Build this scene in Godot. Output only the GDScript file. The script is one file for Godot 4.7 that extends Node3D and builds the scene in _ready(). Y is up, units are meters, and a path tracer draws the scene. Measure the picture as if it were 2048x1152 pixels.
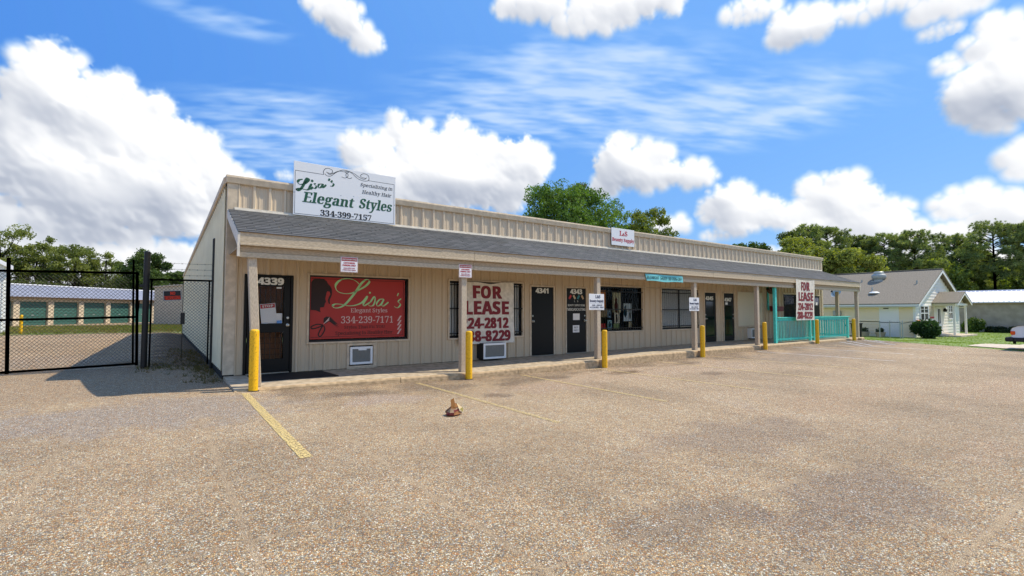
extends Node3D
const SUN := Vector3(0.545, 0.813, 0.203)
const CUM := "-0.146,0.045,0.080,0.033; -0.048,0.050,0.088,0.036; 0.053,0.070,0.058,0.026; 0.142,0.182,0.040,0.016; 1.120,0.091,0.094,0.031; 1.257,0.075,0.099,0.033; 1.376,0.068,0.081,0.030; -0.139,0.314,0.060,0.076; -0.080,0.279,0.085,0.088; -0.022,0.268,0.073,0.085; 0.026,0.276,0.043,0.040; -0.163,0.231,0.057,0.090; -0.083,0.195,0.133,0.083; -0.007,0.199,0.081,0.080; 0.055,0.249,0.044,0.049; 0.086,0.219,0.061,0.051; -0.111,0.138,0.132,0.045; 0.015,0.160,0.104,0.050; -0.137,0.090,0.109,0.037; 0.003,0.085,0.102,0.041; 0.382,0.348,0.034,0.041; 0.442,0.316,0.080,0.056; 0.512,0.328,0.051,0.047; 0.334,0.308,0.066,0.041; 0.595,0.301,0.103,0.057; 0.656,0.292,0.051,0.048; 0.493,0.261,0.131,0.067; 0.374,0.246,0.087,0.057; 0.595,0.243,0.082,0.049; 0.182,0.248,0.021,0.011; 0.838,0.285,0.064,0.052; 0.906,0.299,0.043,0.037; 0.887,0.263,0.086,0.037; 0.980,0.256,0.045,0.032; 0.808,0.249,0.040,0.029; 0.932,0.166,0.046,0.024; 1.013,0.142,0.035,0.014; 1.040,0.205,0.051,0.041; 1.073,0.175,0.074,0.045; 1.005,0.189,0.026,0.028; 1.191,0.198,0.051,0.038; 1.226,0.185,0.055,0.049; 1.160,0.167,0.060,0.034; 1.272,0.147,0.052,0.040; 1.218,0.136,0.112,0.042; 1.351,0.160,0.028,0.030; 1.379,0.164,0.032,0.033; 1.400,0.139,0.041,0.036; 1.339,0.116,0.070,0.030; 1.425,0.142,0.025,0.042; 1.413,0.377,0.046,0.038; 1.390,0.311,0.048,0.048; 1.432,0.325,0.059,0.078; 1.404,0.272,0.031,0.027; 1.428,0.211,0.030,0.034; 1.358,0.361,0.028,0.017; 1.348,0.412,0.035,0.013; 0.678,0.568,0.114,0.031; 0.852,0.557,0.138,0.038; 0.781,0.540,0.101,0.031; 1.081,0.513,0.067,0.022; 1.161,0.473,0.069,0.036; 1.269,0.471,0.100,0.024; 1.361,0.441,0.068,0.026; 0.274,0.527,0.055,0.038; 0.322,0.495,0.043,0.028; 0.246,0.537,0.054,0.022"
const CIR := "0.75,0.42,0.35,0.10; 1.0,0.36,0.3,0.07; 0.25,0.33,0.25,0.07; 0.830,0.463,0.177,0.058; 0.595,0.385,0.204,0.036; 0.991,0.387,0.108,0.034; 1.118,0.342,0.112,0.033; 0.944,0.340,0.111,0.026; 0.206,0.347,0.138,0.051; 0.140,0.286,0.097,0.034; 0.079,0.480,0.115,0.022; 0.678,0.489,0.083,0.041"
func stage() -> void:
	var cam := Camera3D.new()
	cam.name = "camera"
	add_child(cam)
	cam.fov = rad_to_deg(2.0 * atan(576.0 / 983.5))
	cam.near = 0.05
	cam.far = 3000.0
	cam.position = Vector3(-1.08, 1.41, 11.81)
	cam.look_at_from_position(cam.position, cam.position + Vector3(0.5800, 0.04677, -0.8134))
	var env := Environment.new()
	env.background_mode = Environment.BG_SKY
	var sk := Sky.new()
	var sm_ := PanoramaSkyMaterial.new()
	sm_.panorama = sky_picture()
	sm_.energy_multiplier = 1.0
	sk.sky_material = sm_
	env.sky = sk
	env.tonemap_mode = Environment.TONE_MAPPER_LINEAR
	env.tonemap_exposure = 1.12
	env.sdfgi_enabled = true
	env.ssao_enabled = true
	env.ssil_enabled = true
	var we := WorldEnvironment.new()
	we.name = "world_environment"
	we.environment = env
	add_child(we)
	var sun := DirectionalLight3D.new()
	sun.name = "sun"
	sun.light_energy = 1.45
	sun.light_color = Color(1.0, 0.95, 0.86)
	sun.light_angular_distance = 0.53
	sun.shadow_enabled = true
	add_child(sun)
	sun.look_at_from_position(SUN * 50.0, Vector3.ZERO)
func _ready() -> void:
	stage()
	materials()
	ground()
	sidewalk()
	building()
	other_buildings()
	wires()
	house()
	signs()
	banners()
	bollards()
	railing()
	fence()
	yard_fence()
	small_things()
	car()
	plants()
# ---------------------------------------------------------------- sky: air and clouds, by azimuth (clockwise from -z) and elevation
var cum := PackedFloat32Array()
var cir := PackedFloat32Array()
var nb := noise(FastNoiseLite.TYPE_CELLULAR, 1.0, 1, 11)
var nf := noise(FastNoiseLite.TYPE_SIMPLEX, 1.0, 4, 5)
var nw := noise(FastNoiseLite.TYPE_SIMPLEX, 1.0, 3, 77)
func ellipses(s: String) -> PackedFloat32Array:
	var r := PackedFloat32Array()
	for e in s.split(";", false):
		for q in e.split(","):
			r.append(float(q))
	return r
func field(L: PackedFloat32Array, az: float, el: float, soft: bool) -> float:
	var best := -0.3
	var i := 0
	var nn := L.size()
	while i < nn:
		var dx := az - L[i]
		if absf(dx) > PI: dx = TAU - absf(dx)
		var rx := L[i + 2]
		var ry := L[i + 3]
		if absf(dx) < rx + 0.25:
			var dy := el - L[i + 1]
			var q := 1.0 - sqrt(dx * dx / (rx * rx) + dy * dy / (ry * ry))
			if not soft: q *= minf(rx, ry)
			if q > best: best = q
		i += 4
	return best
func sky_picture() -> ImageTexture:
	nb.cellular_return_type = FastNoiseLite.RETURN_DISTANCE
	nb.cellular_jitter = 1.0
	cum = ellipses(CUM)
	cir = ellipses(CIR)
	var r := RandomNumberGenerator.new()
	r.seed = 41
	for k in 34:   # the sky out of the photograph: the same sort of clouds
		var a := r.randf_range(1.66, TAU - 0.42)
		var e := r.randf_range(0.06, 0.5) if k < 27 else r.randf_range(0.6, 1.2)
		var w := r.randf_range(0.1, 0.24)
		for j in 4:
			cum.append_array(PackedFloat32Array([a + r.randf_range(-w, w), e + r.randf_range(-0.03, 0.05), w * r.randf_range(0.4, 0.8) / maxf(0.4, cos(e)), w * r.randf_range(0.22, 0.4)]))
		if k % 3 == 0: cir.append_array(PackedFloat32Array([a + r.randf_range(-1, 1), e + 0.15, 0.2, 0.06]))
	var W := 4096
	var H := 2048
	var small := sky_part(0.0, TAU, PI / 2, -PI / 2 * 0.02, 768, 196, 1.0)
	var big := Image.create_empty(W, H, false, Image.FORMAT_RGB8)
	big.fill(Color(0.50, 0.47, 0.42))
	small.resize(W, int(round(H * 0.51)), Image.INTERPOLATE_CUBIC)
	big.blit_rect(small, Rect2i(0, 0, W, small.get_height()), Vector2i.ZERO)
	var x0 := -170
	var wide := 1146
	var y0 := 600
	var tall := 444
	var near := sky_part(x0 * TAU / W, (x0 + wide) * TAU / W, PI / 2 - y0 * PI / H, PI / 2 - (y0 + tall) * PI / H, wide, tall, 2.0)
	big.blit_rect(near, Rect2i(0, 0, 170, tall), Vector2i(W - 170, y0))
	big.blit_rect(near, Rect2i(170, 0, wide - 170, tall), Vector2i(0, y0))
	return ImageTexture.create_from_image(big)
func sky_part(a0: float, a1: float, e0: float, e1: float, w: int, h: int, fine: float) -> Image:
	# wisps: coarse coverage first
	var cw := w / 4
	var ch := h / 4
	var raw := PackedFloat32Array()
	raw.resize(cw * ch)
	for j in ch:
		var e := lerpf(e0, e1, (j + 0.5) / ch)
		for i in cw:
			raw[j * cw + i] = field(cir, lerpf(a0, a1, (i + 0.5) / cw), e, true)
	var im := Image.create_from_data(cw, ch, false, Image.FORMAT_RF, raw.to_byte_array())
	im.resize(w, h, Image.INTERPOLATE_CUBIC)
	var wisp := im.get_data().to_float32_array()
	var dirs := PackedVector3Array()
	var fray := PackedFloat32Array()
	var hz := PackedFloat32Array()
	var edge := PackedFloat32Array()

	dirs.resize(w * h)
	fray.resize(w * h); hz.resize(w * h); edge.resize(w * h)
	hz.fill(0.0); edge.fill(-99.0)
	for j in h:
		var e := lerpf(e0, e1, (j + 0.5) / h)
		for i in w:
			var a := lerpf(a0, a1, (i + 0.5) / w)
			var d := Vector3(sin(a) * cos(e), sin(e), -cos(a) * cos(e))
			dirs[j * w + i] = d
			fray[j * w + i] = nf.get_noise_3dv(d * 11.0) * 0.42 + nf.get_noise_3dv(d * 34.0) * 0.36 + nf.get_noise_3dv(d * 95.0) * 0.26
	# every cloud is a heap of round puffs: the highest surface wins
	var sc := w / (a1 - a0)
	var g := RandomNumberGenerator.new()
	g.seed = 6
	var i0 := 0
	while i0 < cum.size():
		var ca := cum[i0]
		var ce := cum[i0 + 1]
		var rx := cum[i0 + 2] * 0.92
		var ry := cum[i0 + 3] * 0.92
		i0 += 4
		var m := minf(rx, ry)
		var n := int(clampf(rx * ry / (m * m) * 16.0, 12, 44))
		var spine := 5
		for k in n + 9 + spine:
			var rr := m * g.randf_range(0.34, 0.66)
			var an := g.randf() * TAU
			var q := sqrt(g.randf()) * 0.74
			if k >= n + 9:   # a core that closes the heap
				rr = m * 0.80
				an = 0.0
				q = (k - n - 9 - 2) * 0.5 * maxf(0.0, 1.0 - m / rx)
			elif k >= n:   # small puffs round the upper rim
				rr = m * g.randf_range(0.14, 0.34)
				an = g.randf_range(-0.35, PI + 0.35)
				q = g.randf_range(0.72, 0.95)
			var py := sin(an) * q
			if py < -0.5: py = -0.5 - (py + 0.5) * 0.3
			var x := (ca + cos(an) * q * rx - a0) * sc
			if ca - a0 > TAU - 0.9 and fine < 2.0 and x > w: x -= TAU * sc
			var y := (e0 - (ce + py * ry)) * sc
			var r := rr * sc
			var zc := m * sc * sqrt(maxf(0.0, 1.0 - minf(1.0, q * q))) * 0.75
			for wrap in (3 if fine < 2.0 else 1):
				var xx: float = x + [0.0, -TAU * sc, TAU * sc][wrap]
				var xa := maxi(0, int(xx - r * 1.5))
				var xb := mini(w - 1, int(xx + r * 1.5))
				if xb < xa: continue
				for j in range(maxi(0, int(y - r * 1.5)), mini(h - 1, int(y + r * 1.5)) + 1):
					var o := j * w
					var dy2 := (j - y) * (j - y)
					for i in range(xa, xb + 1):
						var d := sqrt((i - xx) * (i - xx) + dy2) / r + fray[o + i]
						if d < 1.0:
							var z := zc + r * sqrt(1.0 - maxf(d, 0.0) * maxf(d, 0.0))
							if z > hz[o + i]: hz[o + i] = z
							var ed := (1.0 - d) * r
							if ed > edge[o + i]: edge[o + i] = ed
						elif d < 1.4:
							var ed := (1.0 - d) * r
							if ed > edge[o + i]: edge[o + i] = ed
	var soft := []
	for q in [3, 10, 34]:
		var im2 := Image.create_from_data(w, h, false, Image.FORMAT_RF, hz.to_byte_array())
		q = maxi(2, int(q * fine / 2.0 + 0.5))
		im2.resize(maxi(2, w / q), maxi(2, h / q), Image.INTERPOLATE_LANCZOS)
		im2.resize(w, h, Image.INTERPOLATE_CUBIC)
		soft.append(im2.get_data().to_float32_array())
	var s1: PackedFloat32Array = soft[0]
	var s2: PackedFloat32Array = soft[1]
	var s3: PackedFloat32Array = soft[2]
	var out := PackedByteArray()
	out.resize(w * h * 3)
	var f2 := maxi(1, int(fine))
	for j in h:
		var e := lerpf(e0, e1, (j + 0.5) / h)
		for i in w:
			var k := j * w + i
			var d := dirs[k]
			# clear air: deep blue away from the sun, paler towards it and towards the horizon
			var s := clampf(d.dot(SUN) * 0.75 + 0.25, 0, 1)
			var lo := clampf(1.0 - e / 0.62, 0, 1)
			var R := lerpf(0.23, 0.51, s) + 0.12 * lo * lo + 0.26 * pow(lo, 5)
			var G := lerpf(0.475, 0.72, s) + 0.12 * lo * lo + 0.15 * pow(lo, 5)
			var B := lerpf(0.82, 0.97, s) + 0.05 * lo
			var q := wisp[k]
			if q > -0.29:
				var pl := Vector2(d.x, d.z) / maxf(d.y + 0.12, 0.05)
				var n1 := nw.get_noise_2d(pl.x * 2.2 + pl.y * 1.2, pl.y * 6.5 - pl.x * 3.0)
				var n2 := nw.get_noise_2d(pl.x * 7.0 + 40.0, pl.y * 17.0 - pl.x * 10.0)
				var al := clampf((q + 0.3) * 0.42 + n1 * 0.38 + n2 * 0.14 + 0.03, 0, 0.66) * sm(-0.3, 0.4, q)
				R = lerpf(R, 0.88, al); G = lerpf(G, 0.92, al); B = lerpf(B, 0.99, al)
			var ed := edge[k]
			if ed > -7.0:
				var al := sm(-4.0, 7.0, ed * 2.0 / fine + fray[k] * 9.0)
				if al > 0.0:
					var ja := maxi(j - f2, 0) * w
					var jb := mini(j + f2, h - 1) * w
					var ia := maxi(i - f2, 0)
					var ib := mini(i + f2, w - 1)
					var st := 2.0 * f2
					var g1 := -((s1[j * w + ib] - s1[j * w + ia]) * 0.55 + (s1[ja + i] - s1[jb + i]) * 0.8) / st
					var g2 := -((s2[j * w + ib] - s2[j * w + ia]) * 0.55 + (s2[ja + i] - s2[jb + i]) * 0.8) / st
					var g3 := -((s3[j * w + ib] - s3[j * w + ia]) * 0.45 + (s3[ja + i] - s3[jb + i]) * 0.9) / st
					var deep := 1.0 - exp(-s3[k] * (2.0 / fine) / 26.0)
					var lit := 0.965 + tanh(g1 * 0.6) * 0.035 + tanh(g2 * 0.8) * 0.05 + minf(0.04, tanh(g3 * 1.2) * 0.21) * deep - 0.04 * deep + nf.get_noise_3dv(d * 6.0) * 0.06 * deep
					lit = clampf(lit, 0.60, 1.0)
					var gq := clampf((1.0 - lit) / 0.4, 0, 1)
					R = lerpf(R, lit - 0.075 * gq, al); G = lerpf(G, lit - 0.03 * gq, al); B = lerpf(B, minf(1.0, lit + 0.06 * gq), al)
			var k3 := k * 3
			out[k3] = int(clampf(R, 0, 1) * 255); out[k3 + 1] = int(clampf(G, 0, 1) * 255); out[k3 + 2] = int(clampf(B, 0, 1) * 255)
	return Image.create_from_data(w, h, false, Image.FORMAT_RGB8, out)
# ---------------------------------------------------------------- helpers: meshes
class MB:
	var v := PackedVector3Array()
	var n := PackedVector3Array()
	var t := PackedVector2Array()
	var c := PackedColorArray()
	var ix := PackedInt32Array()
	func tri(a: Vector3, b: Vector3, d: Vector3) -> void:   # counter-clockwise from outside
		var nn := (b - a).cross(d - a).normalized()
		var k := v.size()
		v.append(a); v.append(b); v.append(d)
		for i in 3:
			n.append(nn); t.append(Vector2.ZERO)
		ix.append(k); ix.append(k + 2); ix.append(k + 1)
	func quad(a: Vector3, b: Vector3, d: Vector3, e: Vector3) -> void:
		var nn := (b - a).cross(d - a)
		if nn.length_squared() < 1e-16:
			nn = (d - a).cross(e - a)
		nn = nn.normalized()
		var k := v.size()
		v.append(a); v.append(b); v.append(d); v.append(e)
		t.append(Vector2(0, 1)); t.append(Vector2(1, 1)); t.append(Vector2(1, 0)); t.append(Vector2(0, 0))
		for i in 4:
			n.append(nn)
		ix.append(k); ix.append(k + 2); ix.append(k + 1); ix.append(k); ix.append(k + 3); ix.append(k + 2)
	func hexa(p: Array) -> void:   # 8 corners: bottom ring 0-3 counter-clockwise from above, top ring 4-7
		quad(p[3], p[2], p[1], p[0]); quad(p[4], p[5], p[6], p[7])
		for i in 4:
			var j := (i + 1) % 4
			quad(p[i], p[j], p[j + 4], p[i + 4])
	func box(a: Vector3, b: Vector3, xf := Transform3D.IDENTITY) -> void:   # min and max corner
		hexa([xf * Vector3(a.x, a.y, b.z), xf * Vector3(b.x, a.y, b.z), xf * Vector3(b.x, a.y, a.z), xf * a, xf * Vector3(a.x, b.y, b.z), xf * b, xf * Vector3(b.x, b.y, a.z), xf * Vector3(a.x, b.y, a.z)])
	func bevel(a: Vector3, b: Vector3, r: float, xf := Transform3D.IDENTITY) -> void:   # box with chamfered edges
		var q := func(i: int, j: int, k: int, w: int) -> Vector3:
			var p := Vector3(b.x if i else a.x, b.y if j else a.y, b.z if k else a.z)
			if w != 0: p.x += -r if i else r
			if w != 1: p.y += -r if j else r
			if w != 2: p.z += -r if k else r
			return xf * p
		for s in 2:
			var f := [q.call(s, 0, 0, 0), q.call(s, 1, 0, 0), q.call(s, 1, 1, 0), q.call(s, 0, 1, 0)]
			var g := [q.call(0, s, 0, 1), q.call(0, s, 1, 1), q.call(1, s, 1, 1), q.call(1, s, 0, 1)]
			var h := [q.call(0, 0, s, 2), q.call(1, 0, s, 2), q.call(1, 1, s, 2), q.call(0, 1, s, 2)]
			for w in [f, g, h]:
				if s: quad(w[0], w[1], w[2], w[3])
				else: quad(w[3], w[2], w[1], w[0])
		var mid := xf * ((a + b) / 2)
		for i in 2:
			for j in 2:
				_out(q.call(i, j, 0, 0), q.call(i, j, 1, 0), q.call(i, j, 1, 1), q.call(i, j, 0, 1), mid)
				_out(q.call(i, 0, j, 0), q.call(i, 1, j, 0), q.call(i, 1, j, 2), q.call(i, 0, j, 2), mid)
				_out(q.call(0, i, j, 1), q.call(1, i, j, 1), q.call(1, i, j, 2), q.call(0, i, j, 2), mid)
				for k in 2:
					var x: Vector3 = q.call(i, j, k, 0)
					var y: Vector3 = q.call(i, j, k, 1)
					var z: Vector3 = q.call(i, j, k, 2)
					if (y - x).cross(z - x).dot(x - mid) > 0: tri(x, y, z)
					else: tri(x, z, y)
	func _out(a: Vector3, b: Vector3, d: Vector3, e: Vector3, mid: Vector3) -> void:
		if (b - a).cross(d - a).dot((a + d) / 2 - mid) > 0: quad(a, b, d, e)
		else: quad(e, d, b, a)
	func tube(a: Vector3, b: Vector3, r0: float, r1: float, seg := 8, caps := true) -> void:
		var w := (b - a).normalized()
		var u := w.cross(Vector3.UP if absf(w.y) < 0.95 else Vector3.RIGHT).normalized()
		var q := u.cross(w)
		var k := v.size()
		for i in seg + 1:
			var an := TAU * i / seg
			var d := u * cos(an) + q * sin(an)
			v.append(a + d * r0); n.append(d); t.append(Vector2(float(i) / seg, 0))
			v.append(b + d * r1); n.append(d); t.append(Vector2(float(i) / seg, 1))
		for i in seg:
			var o := k + i * 2
			ix.append(o); ix.append(o + 1); ix.append(o + 2); ix.append(o + 2); ix.append(o + 1); ix.append(o + 3)
		if caps:
			for i in seg:
				var d0 := u * cos(TAU * i / seg) + q * sin(TAU * i / seg)
				var d1 := u * cos(TAU * (i + 1) / seg) + q * sin(TAU * (i + 1) / seg)
				_cap(b, b + d0 * r1, b + d1 * r1, w)
				_cap(a, a + d0 * r0, a + d1 * r0, -w)
	func _cap(a: Vector3, b: Vector3, d: Vector3, w: Vector3) -> void:
		if (b - a).cross(d - a).dot(w) > 0: tri(a, b, d)
		else: tri(a, d, b)
	func path(p: Array, r: float, seg := 5) -> void:
		for i in p.size() - 1:
			tube(p[i], p[i + 1], r, r, seg, true)
	func lathe(prof: Array, xf := Transform3D.IDENTITY, seg := 20) -> void:   # Vector2(radius, height) upwards
		for i in prof.size() - 1:
			var p: Vector2 = prof[i]
			var q: Vector2 = prof[i + 1]
			var nl := Vector2(q.y - p.y, p.x - q.x).normalized()
			var k := v.size()
			for j in seg + 1:
				var d := Vector3(cos(TAU * j / seg), 0, sin(TAU * j / seg))
				v.append(xf * (d * p.x + Vector3(0, p.y, 0))); v.append(xf * (d * q.x + Vector3(0, q.y, 0)))
				for m in 2:
					n.append((xf.basis * (d * nl.x + Vector3(0, nl.y, 0))).normalized()); t.append(Vector2.ZERO)
			for j in seg:
				var o := k + j * 2
				ix.append(o); ix.append(o + 2); ix.append(o + 1); ix.append(o + 2); ix.append(o + 3); ix.append(o + 1)
	func prism(poly: PackedVector2Array, z0: float, z1: float, xf := Transform3D.IDENTITY) -> void:   # outline in x, y; extruded along z
		if Geometry2D.is_polygon_clockwise(poly):
			poly = poly.duplicate(); poly.reverse()
		var ar := 0.0
		for i in poly.size():
			ar += poly[i].cross(poly[(i + 1) % poly.size()])
		if ar < 0: poly.reverse()
		var id := Geometry2D.triangulate_polygon(poly)
		for i in range(0, id.size(), 3):
			var a := poly[id[i]]
			var b := poly[id[i + 1]]
			var d := poly[id[i + 2]]
			if (b - a).cross(d - a) < 0:
				var sw := b
				b = d; d = sw
			tri(xf * Vector3(a.x, a.y, z1), xf * Vector3(b.x, b.y, z1), xf * Vector3(d.x, d.y, z1))
			tri(xf * Vector3(a.x, a.y, z0), xf * Vector3(d.x, d.y, z0), xf * Vector3(b.x, b.y, z0))
		for i in poly.size():
			var a := poly[i]
			var b := poly[(i + 1) % poly.size()]
			quad(xf * Vector3(a.x, a.y, z0), xf * Vector3(b.x, b.y, z0), xf * Vector3(b.x, b.y, z1), xf * Vector3(a.x, a.y, z1))
	func mesh() -> ArrayMesh:
		var m := ArrayMesh.new()
		if v.is_empty(): return m
		var s := []
		s.resize(Mesh.ARRAY_MAX)
		s[Mesh.ARRAY_VERTEX] = v; s[Mesh.ARRAY_NORMAL] = n; s[Mesh.ARRAY_TEX_UV] = t; s[Mesh.ARRAY_INDEX] = ix
		if c.size() == v.size(): s[Mesh.ARRAY_COLOR] = c
		m.add_surface_from_arrays(Mesh.PRIMITIVE_TRIANGLES, s)
		return m
# ---------------------------------------------------------------- helpers: scene objects
var taken := {}
var M := {}
var rng := RandomNumberGenerator.new()
func numbered(n: String) -> String:
	var k: int = taken.get(n, -1) + 1
	taken[n] = k
	return n if k == 0 else "%s_%03d" % [n, k]
func tag(o: Node, label: String, category: String, group := "") -> void:
	o.set_meta("label", label); o.set_meta("category", category)
	if group: o.set_meta("group", group)
func thing(called: String, label: String, category: String, at := Vector3.ZERO, turn := 0.0, group := "") -> Node3D:
	var o := Node3D.new()
	o.name = numbered(called)
	add_child(o, true)
	o.position = at; o.rotation.y = turn
	tag(o, label, category, group)
	return o
func obj(called: String, mb, mat: Material, parent: Node = self) -> MeshInstance3D:
	var o := MeshInstance3D.new()
	o.mesh = mb.mesh() if mb is MB else mb
	o.material_override = mat
	var nm := called
	if parent == self: nm = numbered(called)
	else:
		var ks: Dictionary = parent.get_meta("_names") if parent.has_meta("_names") else {}
		var k: int = ks.get(called, -1) + 1
		ks[called] = k
		parent.set_meta("_names", ks)
		if k: nm = "%s_%03d" % [called, k]
	o.name = nm
	parent.add_child(o, true)
	return o
func copy(o: Node3D, label: String, at: Vector3, turn := 0.0) -> Node3D:
	var r: Node3D = o.duplicate()
	r.name = numbered(String(o.name).rstrip("0123456789").rstrip("_"))
	add_child(r, true)
	r.position = at; r.rotation.y = turn
	r.set_meta("label", label)
	return r
func struct(called: String, mb, mat: Material) -> MeshInstance3D:
	var o := obj(called, mb, mat)
	o.set_meta("kind", "structure")
	return o
func pts(s: String) -> PackedVector2Array:
	var r := PackedVector2Array()
	for p in s.split(" ", false):
		var q := p.split(",")
		r.append(Vector2(float(q[0]), float(q[1])))
	return r
func noise(kind: int, freq: float, oct: int, sd: int) -> FastNoiseLite:
	var f := FastNoiseLite.new()
	f.noise_type = kind; f.frequency = freq; f.fractal_octaves = oct; f.seed = sd
	f.fractal_type = FastNoiseLite.FRACTAL_FBM if oct > 1 else FastNoiseLite.FRACTAL_NONE
	return f
static func sm(a: float, b: float, x: float) -> float:
	var k := clampf((x - a) / (b - a), 0, 1)
	return k * k * (3 - 2 * k)
# ---------------------------------------------------------------- materials
var grime: NoiseTexture2D
var streak: NoiseTexture2D
var grain: NoiseTexture2D
var patchy: NoiseTexture2D
var wear: NoiseTexture2D
func ntex(nz: FastNoiseLite, size: int, lo: Color, hi: Color, a := 0.25, b := 0.75) -> NoiseTexture2D:
	var t := NoiseTexture2D.new()
	t.width = size; t.height = size
	t.seamless = true
	t.noise = nz
	var g := Gradient.new()
	g.offsets = PackedFloat32Array([a, b])
	g.colors = PackedColorArray([lo, hi])
	t.color_ramp = g
	return t
func mat(key: String, col: Color, rough := 0.8, tex: Texture2D = null, sc := Vector3.ONE, metal := 0.0) -> StandardMaterial3D:
	var m := StandardMaterial3D.new()
	m.resource_name = key
	m.albedo_color = col
	m.roughness = rough
	m.metallic = metal
	if tex:
		m.albedo_texture = tex
		m.uv1_triplanar = true
		m.uv1_world_triplanar = true
		m.uv1_scale = sc
	M[key] = m
	return m
func stone_textures() -> Array:
	var S := 1024
	var c := noise(FastNoiseLite.TYPE_CELLULAR, 0.135, 1, 3)
	c.cellular_return_type = FastNoiseLite.RETURN_CELL_VALUE
	var e := noise(FastNoiseLite.TYPE_CELLULAR, 0.135, 1, 3)
	e.cellular_return_type = FastNoiseLite.RETURN_DISTANCE2_SUB
	var cv := c.get_seamless_image(S, S, false, false, 0.06)
	var ev := e.get_seamless_image(S, S, false, false, 0.06, true)
	cv.convert(Image.FORMAT_L8); ev.convert(Image.FORMAT_L8)
	var cd := cv.get_data()
	var ed := ev.get_data()
	var cols := [Color(.68, .57, .43), Color(.80, .75, .67), Color(.55, .45, .35), Color(.76, .63, .46), Color(.56, .54, .52), Color(.90, .87, .80), Color(.66, .46, .30), Color(.46, .41, .36), Color(.72, .66, .58), Color(.60, .52, .44), Color(.70, .54, .37), Color(.50, .50, .52)]
	var o := PackedByteArray()
	o.resize(S * S * 3)
	var h := PackedByteArray()
	h.resize(S * S)
	for i in S * S:
		var col: Color = (cols[(cd[i] * 7) % 12] as Color).lerp(Color(.69, .61, .50), .12)
		var k := minf(1.0, ed[i] / 90.0)
		var f := 0.50 + 0.50 * k
		o[i * 3] = int(minf(1.0, col.r * f * 1.27) * 255); o[i * 3 + 1] = int(minf(1.0, col.g * f * 1.27) * 255); o[i * 3 + 2] = int(minf(1.0, col.b * f * 1.27) * 255)
		h[i] = int(k * 255)
	return [ImageTexture.create_from_image(Image.create_from_data(S, S, false, Image.FORMAT_RGB8, o)), ImageTexture.create_from_image(Image.create_from_data(S, S, false, Image.FORMAT_L8, h))]
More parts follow.
